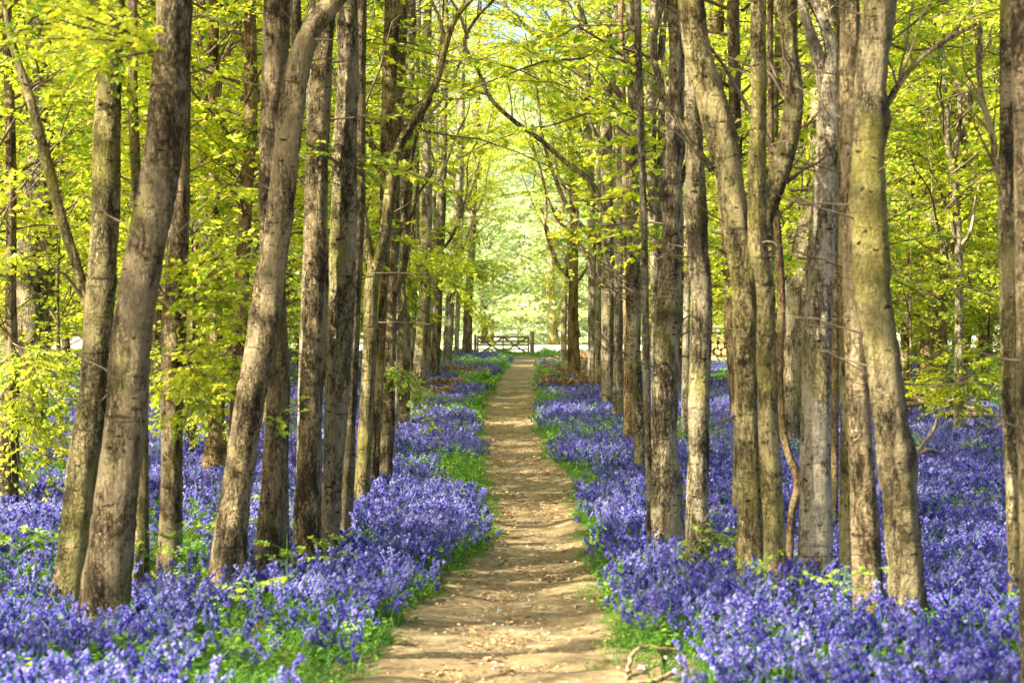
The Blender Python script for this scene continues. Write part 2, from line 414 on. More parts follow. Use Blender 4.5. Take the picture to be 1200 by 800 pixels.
def spray(rng, P0, P1, sag, spread, leaf, density, geoL, geoB, r0=.012, tiers=1.0):
    """a beech branch: an arched stem with flat fans of twigs and leaves either side"""
    P0 = np.asarray(P0, float); P1 = np.asarray(P1, float)
    L = np.linalg.norm(P1 - P0); n = max(5, int(L / .35))
    t = np.linspace(0, 1, n)[:, None]
    P = P0 + (P1 - P0) * t + np.array([0, 0, 1.]) * (sag * 4 * t * (1 - t)) + rng.normal(0, .03 * L, (n, 3)) * np.sin(np.pi * t) * .5
    V, F = tube(P, np.linspace(r0, r0 * .25, n), 4, cap=False); geoB.add(V, F)
    ax = (P1 - P0) / (L + 1e-9); side = np.cross(ax, [0, 0, 1.]); side /= np.linalg.norm(side) + 1e-9
    nt_ = max(4, int(L / .16 * density))
    tt = np.sort(rng.uniform(.12, 1.0, nt_)); base = np.stack([np.interp(tt, t[:, 0], P[:, k]) for k in range(3)], 1)
    sg = np.where(rng.random(nt_) < .5, -1., 1.)
    ln = spread * (1.05 - .75 * tt) * rng.uniform(.6, 1.2, nt_)
    dr = ax[None] * rng.uniform(.5, .95, (nt_, 1)) + side[None] * sg[:, None] * rng.uniform(.6, 1.0, (nt_, 1)) + np.array([0, 0, 1.]) * rng.normal(0, .14, (nt_, 1))
    dr /= np.linalg.norm(dr, axis=1)[:, None]
    # twigs as thin two-sided slivers with real thickness (3-sided)
    a = base; b = base + dr * ln[:, None]
    w = np.cross(dr, [0, 0, 1.]) * r0 * .28; z = np.array([0, 0, 1.]) * r0 * .28
    V = np.stack([a - w, a + w, a + z, b - w * .3, b + w * .3, b + z * .3], 1).reshape(-1, 3)
    q = (np.arange(nt_) * 6)[:, None]
    F = np.concatenate([q + [0, 1, 4, 3], q + [1, 2, 5, 4], q + [2, 0, 3, 5]]); geoB.add(V, F)
    nl = np.maximum(3, (ln / (leaf * .52)).astype(int)); idx = np.repeat(np.arange(nt_), nl)
    s = rng.uniform(.08, 1.05, len(idx)); C = base[idx] + dr[idx] * (ln[idx] * s)[:, None]
    C[:, 2] -= .06 * ln[idx] * s ** 2
    sd = np.cross(dr[idx], [0, 0, 1.]) * np.where(rng.random(len(idx)) < .5, -1, 1)[:, None]
    D1 = dr[idx] * rng.uniform(.3, 1, (len(idx), 1)) + sd * rng.uniform(.3, 1, (len(idx), 1)) + np.array([0, 0, 1.]) * rng.normal(-.25, .3, (len(idx), 1))
    NR = np.array([0, 0, 1.]) + rng.normal(0, .5, (len(idx), 3))
    V, F = leaf_quads(C, D1, NR, leaf, rng); geoL.add(V, F)

def crown_mesh(seed, z0, z1, rad, nb, leaf, mat, inner=.15, density=1.0, shape=1.0, name='crown'):
    rng = np.random.default_rng(seed); gl, gb = Geo(), Geo()
    for k in range(nb):
        h = (k + rng.random()) / nb; z = z0 + (z1 - z0) * h
        az = k * 2.39996 + rng.normal(0, .4)
        R = rad * (.55 + .45 * math.sin(math.pi * (.15 + .8 * h)) if shape else 1) * rng.uniform(.55, 1.1)
        R *= 1.0 if h < .75 else (1 - h) / .25 * .8 + .2
        s = inner * R; d = np.array([math.cos(az), math.sin(az), 0])
        up = rng.uniform(-.25, .55) + .3 * h
        P0 = np.array([0, 0, z - .25 * R]) + d * .05; P1 = d * R + np.array([0, 0, z + up * R - .25 * R * (1 - h)])
        spray(rng, P0, P1, .10 * R, rng.uniform(.6, 1.1) * min(1.4, rad * .34), leaf, density, gl, gb, r0=.006 + .0045 * R)
        if rng.random() < .75:      # a fork of the branch
            a2 = az + rng.choice([-1, 1]) * rng.uniform(.3, .7); d2 = np.array([math.cos(a2), math.sin(a2), 0])
            Q0 = P0 + (P1 - P0) * .45; Q0[2] += .09 * R
            spray(rng, Q0, Q0 + d2 * R * .5 + np.array([0, 0, rng.uniform(-.1, .3) * R]), .05 * R, .6, leaf, density, gl, gb, r0=.005 + .003 * R)
    return gl.mesh(name, mat, False), gb.mesh(name + '_branches', M_TWIG)

# shared crowns: high for the trunks of the avenue, low-hanging for the wood behind
HIGH = [crown_mesh(100 + k, 6.4, 14.5, 3.2, 36, .085, LEAF, density=.85) for k in range(4)]
MID = [crown_mesh(200 + k, 3.0, 12, 3.4, 56, .085, LEAF, density=1.25) for k in range(5)]
AVE = [crown_mesh(250 + k, 7.0, 16, 2.3, 30, .10, LEAF, density=.8) for k in range(4)]
LOW = [crown_mesh(300 + k, 1.9, 16, 4.0, 92, .105, LEAF, density=1.25) for k in range(5)]
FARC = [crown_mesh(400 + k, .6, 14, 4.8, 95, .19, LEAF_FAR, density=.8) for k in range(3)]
SAP = [crown_mesh(500 + k, .9, 4.6, 1.7, 26, .07, LEAF, density=.9, shape=0) for k in range(4)]

# ------------------------------------------------------------------ trunks
def trunk_mesh(K, seed, sides, step, flare=.28, knots=8, gnarl=1.0, mat=None, name='trunk'):
    """K rows (x,y,z,r) in the tree's own space"""
    rng = np.random.default_rng(seed)
    S = catmull(K, step); P, R = S[:, :3], np.maximum(S[:, 3], .004)
    n = len(P); th = np.linspace(0, 2 * np.pi, sides, endpoint=False)
    z = P[:, 2]; ln = np.concatenate([[0], np.cumsum(np.linalg.norm(np.diff(P, axis=0), axis=1))])
    sh = np.ones((n, sides))
    for q in range(2, 7):
        a = .035 / q ** .3 * rng.uniform(.5, 1.2); ph = rng.uniform(0, 6.28)
        sh += a * np.sin(q * th[None, :] + ph + .8 * np.sin(ln[:, None] * rng.uniform(.4, 1.1) + ph))
    for q in range(5):
        f = rng.uniform(1.5, 9); sh += .018 * gnarl * np.sin(ln[:, None] * f + rng.uniform(0, 6)+ rng.integers(1, 4) * th[None, :])
    sh += .02 * gnarl * rng.normal(0, 1, (n, sides))
    if flare:
        lob = 1 + .5 * np.sin(rng.integers(3, 6) * th + rng.uniform(0, 6))
        sh += flare * np.exp(-np.maximum(z, 0) / .2)[:, None] * lob[None, :]
    kn = np.zeros((n, sides))
    rings = rng.uniform(.4, 5.5, 6)
    for q in range(int(knots)):
        zc = rng.uniform(min(.3, .1 * ln[-1]), min(ln[-1], 9)); zc = (rings[q % 6] + rng.normal(0, .05)) if knots > 20 and q % 3 else zc; tc = rng.uniform(0, 6.28); i0 = np.argmin(abs(ln - zc)); r = R[i0]
        w = rng.uniform(.022, .04) + r * .12
        dth = (th[None, :] - tc + np.pi) % (2 * np.pi) - np.pi
        d2 = (dth * r / (w * 1.5)) ** 2 + ((ln[:, None] - zc) / w) ** 2
        a = rng.uniform(.03, .16) * gnarl
        sh += a * np.exp(-d2 / 3.5) - a * 1.1 * np.exp(-d2 * 1.6)
        kn += np.exp(-d2 * 1.6) * rng.uniform(.5, 1.1)
    V, F = tube(P, R, sides, True, sh)
    me = mesh_from(name, V, F, mat)
    at = me.attributes.new('knot', 'FLOAT', 'POINT')
    at.data.foreach_set('value', np.concatenate([np.clip(kn, 0, 1).ravel(), [0, 0]]).astype(np.float32))
    return me, S

def px_knots(pts, D, base_D=None):
    return np.array([[*px(x, y, D), w / FPX * D / 2] for x, y, w in pts])

def extend_up(K, H, rng, top_r=.03):
    K = list(map(list, K)); p = np.array(K[-1]); q = np.array(K[-2]); d = (p - q)[:3]; d /= np.linalg.norm(d)
    r = p[3]
    while K[-1][2] < H:
        p = np.array(K[-1]); d = d * .7 + np.array([rng.normal(0, .07), rng.normal(0, .07), .45]); d /= np.linalg.norm(d)
        st = 1.3; f = max(top_r, r * (1 - .85 * min(1, (p[2] - K[0][2]) / H) ** 1.4))
        K.append([*(p[:3] + d * st), min(p[3] * .97, max(f, top_r))])
    return np.array(K)

TREES = {}
def make_tree(key, label, pts, bark='brown', limbs=(), knots=8, gnarl=1.0, crown=None, H=14, twigs=6, group=None, kindname='beech_tree', cat='tree', flare=.34, lean_y=0.0):
    rng = np.random.default_rng(abs(hash_(key)))
    D = 1.67 * FPX / (pts[0][1] - HOR)
    K = px_knots(pts, D)
    K[:, 1] += lean_y * (K[:, 2] - K[0, 2]) 
    # the stem goes on below the flowers to the soil
    K[:, 3] *= .91
    d = K[0, :3] - K[1, :3]; d /= np.linalg.norm(d)
    t = (K[0, 2] + .12) / max(-d[2], .3)
    K = np.vstack([[*(K[0, :3] + d * t), K[0, 3] * 1.0], K])
    K = extend_up(K, H, rng)
    base = K[0, :3].copy(); base[2] = 0
    K[:, :3] -= base
    root = empty(kindname, base)
    tag(root, label, cat, group)
    step = min(.22, max(.045, D * .0035)); sides = 28 if D < 25 else (20 if D < 50 else 12)
    me, S = trunk_mesh(K, abs(hash_(key)) % 9999, sides, step, flare, knots, gnarl, BARK[bark])
    link('trunk', me, root)
    gt = Geo()
    for li, lp in enumerate(limbs):
        ext = lp[-1][1] <= 5
        Kl = px_knots(lp, D); Kl[:, 3] *= .9; dy = rng.choice([-1, 1]) * .06
        Kl[:, 1] += np.linspace(0, 1, len(Kl)) * dy * np.linalg.norm(Kl[-1, :3] - Kl[0, :3]) + lean_y * (Kl[:, 2])
        Kl[1:-1, :3] += rng.normal(0, .0011 * D, (len(Kl) - 2, 3))
        if ext: Kl = extend_up(Kl, max(Kl[-1, 2] + 2.5, H * .6), rng, .012)
        Kl[:, :3] -= base
        if len(lp) > 4:
            for q in range(len(lp)):
                i0 = rng.integers(1, len(Kl) - 1); T = np.linspace(0, 1, 7)[:, None]; Lt = rng.uniform(.25, .8) * (1 + D / 40); r_ = min(Kl[i0, 3] * .45, .02)
                dv = Kl[i0, :3] - Kl[i0 - 1, :3]; dv = dv / np.linalg.norm(dv) * .6 + np.array([rng.normal(0, .5), rng.normal(0, .4), rng.uniform(-.2, .8)])
                V, F = tube(Kl[i0, :3] + dv * Lt * T + rng.normal(0, .035 * Lt, (7, 3)) * T, r_ * np.linspace(1, .2, 7), 4, False); gt.add(V, F)
        lm, _ = trunk_mesh(Kl, abs(hash_(key)) % 999 + li, max(10, sides - 8), step, 0, 3, gnarl * .8, BARK[bark], 'limb')
        link('limb', lm, root)
    if D > 24 and crown is not None:      # bare limbs that climb steeply out of the stem
        for q in range(4 if D < 60 else 5):
            i0 = int(np.argmin(abs(S[:, 2] - rng.uniform(.25, .85) * (2 + .157 * D)))); a = rng.choice([0, math.pi]) + rng.normal(0, .7); r_ = S[i0, 3] * rng.uniform(.32, .55)
            Lb = rng.uniform(1.2, 2.8) * (1 + D / 80); T = np.linspace(0, 1, 7)
            Q = S[i0, :3] + np.stack([math.cos(a) * Lb * .45 * T ** .8 + rng.normal(0, .05 * Lb, 7) * T, math.sin(a) * Lb * .3 * T + rng.normal(0, .04 * Lb, 7) * T, Lb * T * (.35 + .75 * T)], 1)
            lm, _ = trunk_mesh(np.concatenate([Q, (r_ * (1 - .8 * T))[:, None]], 1), int(rng.integers(0, 9999)), 8, .12, 0, 0, 1.0, BARK[bark], 'limb'); link('limb', lm, root)
    # thin dead side twigs on the stem
    for q in range(twigs):
        zc = rng.uniform(1.5, min(H * .6, 2 + .16 * D)); i0 = int(np.argmin(abs(S[:, 2] - zc))); a = rng.choice([0, math.pi]) + rng.normal(0, .6)
        p = S[i0, :3]; r = S[i0, 3]; L = rng.uniform(.1, .5) * (1 + D / 60); n = 6
        dd = np.array([math.cos(a), math.sin(a) * .7, rng.uniform(-.1, .6)]); T = np.linspace(0, 1, n)[:, None]
        Q = p + dd * (r * .8 + L * T) + rng.normal(0, .03 * L, (n, 3)) * T + np.array([0, 0, 1.]) * rng.uniform(-.1, .25) * T ** 2 * L
        V, F = tube(Q, np.linspace(.0055, .002, n) * (1 + D / 60), 4, False); gt.add(V, F)
        if rng.random() < .7:
            Q2 = Q[3] + (np.array([dd[0] * .7, rng.normal(0, .5), rng.uniform(-.5, .7)]) * L * .5) * T
            V, F = tube(Q2, np.linspace(.004, .0015, n) * (1 + D / 60), 4, False); gt.add(V, F)
    if gt.V: tag(link('twigs', gt.mesh('twigs', M_TWIG), root), kind='stuff')
    if crown is not None:
        cm, bm = crown; i0 = int(np.argmin(abs(S[:, 2] - 8)))
        rz = rng.uniform(0, 6.28)
        tag(link('crown', cm, root, (S[i0, 0], S[i0, 1], 0), (0, 0, rz)), kind='stuff')
        tag(link('crown_branches', bm, root, (S[i0, 0], S[i0, 1], 0), (0, 0, rz)), kind='stuff')
    TREES[key] = (root, D, base, S)
    return root

def hash_(s):
    h = 7
    for ch in s: h = (h * 131 + ord(ch)) % 1000003
    return h

def leafy_branch(key, start, ends, leaf=.06, spread=.5, dens=1.2, mat=None, sag=.05, depth=0.0, r0=.008):
    """leaf sprays of one tree that hang into view: start and ends in photo pixels at the tree's own distance"""
    root, D, base, S = TREES[key]; rng = np.random.default_rng(abs(hash_(key + str(start))))
    gl, gb = Geo(), Geo()
    ends = [e2 for e in ends for e2 in (e, (e[0] + rng.normal(0, 16), e[1] + rng.normal(0, 20)), (e[0] + rng.normal(0, 22), e[1] + rng.normal(0, 22)))]
    for e in ends:
        dy = e[2] if len(e) > 2 else rng.uniform(-.8, .3)
        P0 = px(*start[:2], D) - base; P1 = px(e[0], e[1], D) - base; P1[1] += dy + depth
        spray(rng, P0, P1, sag, spread * 1.1, leaf * .9, dens * 1.7, gl, gb, r0=r0)
    b = link('leafy_branch', gb.mesh('leafy_branch', M_TWIG), root)
    tag(link('leaves', gl.mesh('leaves', mat or LEAF, False), b), kind='stuff')

# ------------------------------------------------------------------ the trees of the two rows, nearest first
def hi(k): return HIGH[k % 4]
def mi(k): return MID[k % 5]
def lo(k): return LOW[k % 5]
def av(k): return AVE[k % 4]
ARCH = [crown_mesh(270 + k, 8.0, 18, 4.6, 46, .12, LEAF, density=.8) for k in range(3)]
def ar(k): return ARCH[k % 3]

# left of the path
make_tree('L1', 'leaning grey beech nearest the camera on the left, foot among pale bluebells',
  [(124,700,60),(132,620,56),(146,500,54),(160,340,50),(183,225,50),(197,100,47),(203,0,45)], 'brown', crown=hi(0), knots=10, lean_y=.02)
make_tree('L2', 'dark mossy beech close behind the leaning one at far left, with a bent side stem',
  [(88,655,44),(95,565,40),(108,475,38),(118,340,36),(123,270,36),(125,180,35),(128,110,31),(134,0,27)], 'mossy',
  [[(112,390,16),(101,355,14),(92,310,13),(76,260,14),(56,190,14),(31,120,12),(12,60,10),(0,5,8)]], crown=hi(1), knots=10)
make_tree('L3', 'thin dark stem half hidden by the leaning beech, left foreground',
  [(166,636,18),(167,500,15),(163,300,13),(156,120,13),(155,0,13)], 'brown', crown=None, knots=4)
make_tree('L4', 'straight beech with sunlit cream foot, first trunk right of the leaning pair at left',
  [(200,628,28),(202,500,27),(203,400,30),(207,320,30),(213,220,20),(216,100,16),(216,0,14)], 'brown', crown=hi(2), knots=6)
make_tree('L9', 'big beech that leans right and bends over at the top, knotted bark, left row',
  [(268,650,42),(277,580,38),(289,500,38),(302,420,38),(316,340,37),(331,225,34),(341,135,32),(352,70,31),(366,32,28),(392,0,26)], 'brown',
  [[(350,110,16),(347,60,15),(346,5,14)]], crown=hi(3), knots=16, gnarl=1.6)
make_tree('L10', 'upright broad beech just behind the bending one, left row',
  [(318,642,40),(322,560,34),(326,450,29),(321,340,30),(318,225,31),(321,110,33),(325,0,33)], 'brown', crown=hi(0), knots=7)
make_tree('L11', 'dark straight beech with a swollen knot at knee height, left row',
  [(361,630,33),(365,475,28),(371,340,28),(372,225,26),(375,135,26),(380,50,24),(386,0,21)], 'brown', crown=hi(1), knots=9, gnarl=1.2)
make_tree('L12', 'slender pale stem showing along the left edge of a dark trunk',
  [(352,602,12),(355,450,12),(359,340,12),(362,220,10),(365,60,10),(366,0,9)], 'pale', crown=None, knots=2, twigs=3)
make_tree('L13', 'stout grey beech with mottled lichen bark in the middle of the left row',
  [(386,626,24),(391,540,25),(396,450,31),(401,340,34),(403,225,32),(406,135,28),(408,0,26)], 'grey', crown=hi(2), knots=10, gnarl=1.3)
make_tree('L13b', 'slim beech touching the right side of the stout grey one, left row',
  [(401,607,26),(405,540,22),(411,450,18),(416,340,16),(420,250,16),(422,135,14),(424,0,14)], 'brown', crown=hi(3), knots=5)
make_tree('L14', 'forked slim beech whose right arm curves up and outward over the path',
  [(424,584,19),(430,475,17),(434,400,17),(438,320,17),(450,280,14),(457,225,13),(464,180,12),(480,150,11),(500,120,10),(514,88,9),(523,50,8),(535,20,7),(556,-5,6)], 'mossy',
  [[(438,320,13),(430,270,12),(424,220,10),(421,150,9),(415,60,8),(412,5,7)], [(522,52,7),(512,20,5),(505,0,4)]], crown=None, knots=6)
make_tree('L15', 'narrow trunk squeezed between the forked beech and its dark neighbour, left row',
  [(438,560,13),(443,470,11),(447,400,11),(451,300,12),(453,200,17),(456,100,19),(460,0,20)], 'brown', crown=av(0), knots=5)
make_tree('L16', 'dark knotted beech right of the forked one with leaves at its foot',
  [(451,544,19),(455,450,18),(458,340,17),(461,250,17),(463,150,18),(468,50,18),(470,0,18)], 'brown', crown=av(1), knots=12, gnarl=1.3)
make_tree('L17', 'beech freckled with black knots, fresh leaves hanging across its middle',
  [(471,491,20),(472,400,19),(474,300,16),(477,200,14),(480,100,12),(482,0,11)], 'grey', crown=av(2), knots=22, gnarl=1.3)
make_tree('L18', 'smooth slightly leaning beech beside the bluebell bank, left row',
  [(488,474,17),(494,400,17),(498,340,16),(500,250,14),(500,150,12),(502,0,11)], 'grey', crown=av(3), knots=5)
make_tree('L19', 'lichen spotted beech rising from brown bracken, left row',
  [(509,437,14),(512,375,13),(515,300,12),(519,200,11),(521,100,9),(522,0,8)], 'grey', H=17, crown=ar(0), knots=8)
make_tree('L20', 'pale beech with a whitish upper stem near the far end of the left row',
  [(524,424,13),(528,350,12),(533,280,11),(538,220,10),(540,150,10),(541,60,9),(542,0,8)], 'pale',
  [[(540,255,5),(552,225,4),(566,180,4),(577,130,3)]], H=17, crown=ar(1), knots=4)
make_tree('L21', 'very thin pale stem next to the last trunk of the left row',
  [(535,414,6),(537,350,6),(541,250,5),(543,120,5),(543,0,4)], 'pale', H=17, crown=ar(2), knots=1, twigs=3)
make_tree('L22', 'last trunk of the left row, standing beside the gate',
  [(547,413,12),(549,360,11),(552,300,10),(556,200,8),(560,100,7),(562,0,6)], 'brown', H=17, crown=ar(3), knots=3)
make_tree('L5', 'leaning dark trunk at the very left edge behind low leafy boughs',
  [(8,576,27),(11,500,25),(13,420,17),(13,340,14),(13,200,13),(8,0,12)], 'brown', crown=mi(4), knots=6)
make_tree('L6', 'shadowed trunk left of the mossy beech, wrapped in leafy boughs',
  [(44,474,24),(48,400,23),(53,340,22),(60,270,18),(68,200,14),(78,100,12),(84,0,11)], 'brown', crown=mi(0), knots=6)
make_tree('L7', 'red brown slim trunk between two leafy boughs, left of the bending beech',
  [(272,562,16),(276,500,17),(281,430,19),(283,340,18),(288,240,16),(294,130,17),(293,0,15)], 'orange', crown=mi(1), knots=8)
make_tree('L8', 'broad footed trunk in sun among yellow leaves, back left',
  [(253,545,36),(254,500,22),(254,420,18),(252,300,15),(250,120,13),(250,0,12)], 'orange', crown=mi(2), knots=5, flare=.5)
# right of the path
make_tree('R19', 'big knobbly beech nearest the camera on the right, left side lit yellow green',
  [(1065,708,46),(1056,600,44),(1043,500,44),(1032,400,44),(1023,340,46),(1021,300,47),(1019,200,42),(1022,100,40),(1031,0,41)], 'lichen',
  [[(1038,125,9),(1048,105,8),(1072,81,7),(1108,50,6),(1147,27,4)]], crown=hi(0), knots=26, gnarl=1.9, twigs=10)
make_tree('R18', 'brown beech leaning against the big knobbly one at right',
  [(1018,698,37),(1012,580,33),(1007,480,29),(1002,380,27),(998,250,25),(996,100,25),(996,0,25)], 'brown', crown=hi(1), knots=8)
make_tree('R13', 'smooth upright stem in front of the wide fork, right row',
  [(909,675,28),(901,500,26),(898,400,24),(896,330,24),(890,300,24),(887,225,24),(889,125,20),(889,0,20)], 'mossy', crown=hi(2), knots=6)
make_tree('R12', 'wide forked beech with two heavy arms spreading at mid height, right row',
  [(881,664,36),(879,580,31),(876,500,28),(874,400,29),(871,330,31),(864,270,34),(853,195,36),(836,125,37),(816,50,35),(810,0,35)], 'mossy',
  [[(874,345,24),(885,290,24),(897,258,24),(907,225,25),(914,190,27),(923,125,26),(924,50,22),(922,5,21)],
   [(836,200,9),(820,178,9),(801,146,8),(784,126,7),(767,109,6),(756,88,4)], [(925,155,5),(936,146,4)]], crown=hi(3), knots=12, gnarl=1.2)
make_tree('R17', 'slender stem with yellow green lit edge left of the brown leaning beech',
  [(992,669,17),(992,500,15),(989,340,14),(988,200,13),(986,80,12),(984,0,12)], 'mossy', crown=None, knots=4)
make_tree('R14', 'cream sunlit beech forking near the top, stout stem in the right row',
  [(956,659,43),(957,500,37),(959,400,36),(961,330,35),(966,260,34),(971,170,32),(973,100,26),(974,60,17),(962,20,14),(950,0,13)], 'pale',
  [[(970,110,20),(957,65,17),(946,35,13),(938,4,11)]], crown=hi(0), knots=6, gnarl=1.1)
make_tree('R15', 'thin sinuous tree twisting like a snake left of the cream beech',
  [(925,645,10),(928,600,10),(935,565,11),(922,525,10),(915,480,10),(914,420,10),(916,350,11),(912,280,10),(905,200,9),(903,80,8),(903,0,8)], 'orange', crown=None, knots=4, twigs=4)
make_tree('R16', 'thin straight stem hugging the right edge of the cream beech',
  [(978,592,9),(979,460,9),(980,330,9),(982,200,9),(983,0,8)], 'orange', crown=None, knots=2, twigs=3)
make_tree('R20', 'trunk near the right edge with a lit yellow lower stem',
  [(1194,692,25),(1190,600,24),(1185,450,25),(1182,340,24),(1180,225,22),(1181,100,21),(1182,0,22)], 'lichen',
  [[(1183,228,10),(1168,199,9),(1160,165,8),(1154,135,8),(1147,110,7),(1142,81,7),(1147,27,5)]], crown=hi(1), knots=8)
make_tree('R21', 'out of focus trunk cut off by the right edge of the picture',
  [(1216,800,42),(1210,600,36),(1204,340,31),(1200,150,29),(1197,0,29)], 'brown', crown=None, knots=3)
make_tree('R11', 'dark blotched beech with moss and yellow leaves at its foot, right row',
  [(817,648,29),(819,500,27),(821,400,27),(822,330,28),(818,300,28),(815,200,24),(813,130,21),(811,50,19),(810,0,19)], 'grey', crown=hi(2), knots=18, gnarl=1.4)
make_tree('R9', 'scarred beech with rows of black knots, thickest trunk beside the path on the right',
  [(783,622,40),(779,500,34),(782,400,32),(785,340,29),(788,280,27),(788,225,25),(791,150,23),(793,75,20),(789,0,16)], 'grey',
  [[(789,240,9),(800,215,8),(806,190,7)], [(790,150,9),(772,110,9),(768,60,8),(775,5,7)]], crown=hi(3), knots=44, gnarl=1.7, twigs=16)
make_tree('R8', 'thin pale stem along the left edge of the scarred beech',
  [(763,620,10),(759,500,8),(757,400,9),(755,280,8),(751,150,9),(747,0,8)], 'pale', crown=None, knots=4)
make_tree('R10', 'pale trunk behind the scarred beech with a limb slanting up to the left',
  [(769,562,14),(769,400,12),(767,280,12),(764,200,12),(763,100,14),(768,0,13)], 'pale',
  [[(768,222,9),(758,180,9),(741,150,9),(730,120,8),(719,97,8),(706,68,7),(696,45,6),(677,7,5)], [(764,130,8),(775,80,8),(782,30,7),(784,4,6)]], crown=None, knots=6)
make_tree('R7', 'dark beech tapering at its foot, with a long bare limb arching over the path',
  [(751,546,15),(748,490,17),(743,430,18),(742,340,18),(741,225,15),(741,150,12),(739,0,12)], 'grey',
  [[(744,320,7),(733,285,7),(718,255,7),(704,232,7),(692,210,7),(665,190,6.5),(630,165,6),(600,140,6),(575,110,5.5),(560,78,5),(548,45,5),(562,18,4),(580,-5,3)],
   [(548,46,4),(538,20,4),(525,-5,3)]], crown=av(3), knots=5)
make_tree('R6', 'bright narrow stem caught by the sun, left of the dark tapering beech',
  [(737,506,13),(735,430,9),(733,340,7),(733,280,7),(732,200,7),(730,90,7),(728,0,7)], 'orange', crown=None, knots=1, twigs=2)
make_tree('R5', 'white flecked slim trunk in the right row',
  [(724,484,13),(725,400,12),(726,280,12),(728,150,12),(727,0,13)], 'pale', crown=av(4), knots=7)
make_tree('R4', 'broad evenly grey trunk in the right row beyond the white flecked one',
  [(712,471,16),(712,400,16),(712,280,16),(711,200,16),(711,100,15),(710,0,14)], 'grey', crown=av(0), knots=5)
make_tree('R3', 'pale green pole like stem pressed against a whitish trunk, right row',
  [(702,448,9),(701,400,8),(702,280,7),(700,120,6),(698,0,6)], 'pale', crown=None, knots=1, twigs=2)
make_tree('R2', 'whitish beech leaning left at the top, right row near the bracken',
  [(694,447,12),(694,400,11),(694,280,11),(692,225,11),(688,150,11),(683,75,10),(676,0,9)], 'pale',
  [[(690,205,6),(676,180,5),(655,150,4),(643,110,4),(645,60,3)], [(686,110,7),(672,85,6),(650,55,5),(620,35,5),(595,15,4),(570,0,4)]], H=17, crown=ar(2), knots=4)
make_tree('R1', 'tan trunk standing in the copper bracken right of the path',
  [(673,435,16),(672,390,14),(672,340,12),(672,280,11),(671,230,9),(668,150,8),(664,60,7),(660,0,6)], 'orange', H=17, crown=ar(3), knots=4, flare=.45)
make_tree('R1b', 'thin darker stem just left of the tan trunk in the bracken',
  [(661,422,8),(661,380,8),(662,340,7),(664,300,7),(671,255,5),(680,200,4)], 'brown', H=17, crown=ar(4), knots=2, twigs=3)
make_tree('R11b', 'distant thin trunk seen between two dark blotched beeches of the right row',
  [(797,452,9),(798,400,10),(800,330,9),(800,280,8),(802,150,8),(803,0,7)], 'brown', crown=lo(0), knots=3)
make_tree('R23', 'slim trunk rising behind the log stack',
  [(853,419,10),(852,380,10),(852,320,10),(850,200,9),(848,0,8)], 'brown', crown=lo(1), knots=3)
make_tree('R24', 'narrow dark trunk just left of the wide fork, foot in blue shade',
  [(864,578,11),(866,450,11),(864,300,13),(862,160,15),(859,0,15)], 'brown', crown=mi(1), knots=4)
make_tree('R22', 'slender crooked tree with a bright streak alone in the leaves at upper right',
  [(1124,496,14),(1124,420,12),(1124,342,11),(1123,279,11),(1120,243,10),(1117,203,10),(1111,171,10),(1109,122,8),(1106,90,7),(1104,9,6)], 'pale',
  [[(1122,290,6),(1113,265,5),(1106,235,4)], [(1118,200,7),(1125,170,7),(1124,135,6),(1120,95,5)]], crown=mi(2), knots=4)
make_tree('R25', 'thin trunk left of the crooked tree with its foot behind brushwood',
  [(1060,454,12),(1061,380,11),(1064,300,10),(1066,200,9),(1065,0,8)], 'brown', crown=lo(2), knots=4)
make_tree('R26', 'leaning flared trunk in sun behind the brushwood, back right',
  [(1083,452,22),(1086,400,16),(1092,330,13),(1095,220,11),(1094,0,9)], 'orange', crown=lo(3), knots=3)
make_tree('R27', 'white barked trunk gleaming through leaves, back right',
  [(1105,437,14),(1104,380,12),(1100,340,11),(1097,250,9),(1094,100,8),(1092,0,7)], 'pale', crown=lo(4), knots=4)

# slender stems between the thicker trunks of both rows
make_tree('S1', 'slim upright grey stem between the dark tapering beech and the scarred one', [(775,532,11),(774,430,9),(773,300,9),(775,150,9),(778,0,8)], 'grey', [[(774,330,6),(768,260,6),(760,200,5),(757,140,4)]], crown=None, knots=3)
make_tree('S2', 'thin pale leaning stem left of the white flecked trunk', [(717,458,8),(719,380,7),(720,280,7),(718,150,7),(722,0,7)], 'pale', crown=None, knots=2, twigs=3)
make_tree('S3', 'pale stem with a wavy top behind the dark tapering beech', [(744,470,9),(747,400,8),(749,300,8),(746,200,8),(752,100,8),(748,0,7)], 'pale', [[(748,260,6),(756,200,5),(761,150,5),(760,90,4)]], crown=None, knots=3)
make_tree('S4', 'slim whitish stem right of the scarred beech, half hidden', [(803,500,10),(804,400,9),(806,280,9),(802,150,8),(800,0,8)], 'pale', crown=None, knots=4)
make_tree('S5', 'thin pale stem between the forked slim beech and the black freckled one', [(463,505,8),(464,420,7),(466,300,7),(470,150,7),(474,0,6)], 'pale', crown=None, knots=2, twigs=3)
make_tree('S6', 'white stemmed slim tree behind the left row, bright at its top', [(482,452,8),(484,380,8),(488,250,8),(487,120,8),(490,0,8)], 'pale', crown=None, knots=3)
make_tree('S7', 'slender pale stem in the gap left of the lichen spotted beech', [(503,432,8),(506,360,7),(508,250,7),(512,100,6),(513,0,6)], 'pale', crown=None, knots=2, twigs=3)
make_tree('S8', 'slim brown stem behind the wide forked beech, right arm side', [(906,560,11),(905,440,10),(903,300,10),(908,150,9),(912,0,9)], 'brown', crown=None, knots=4)

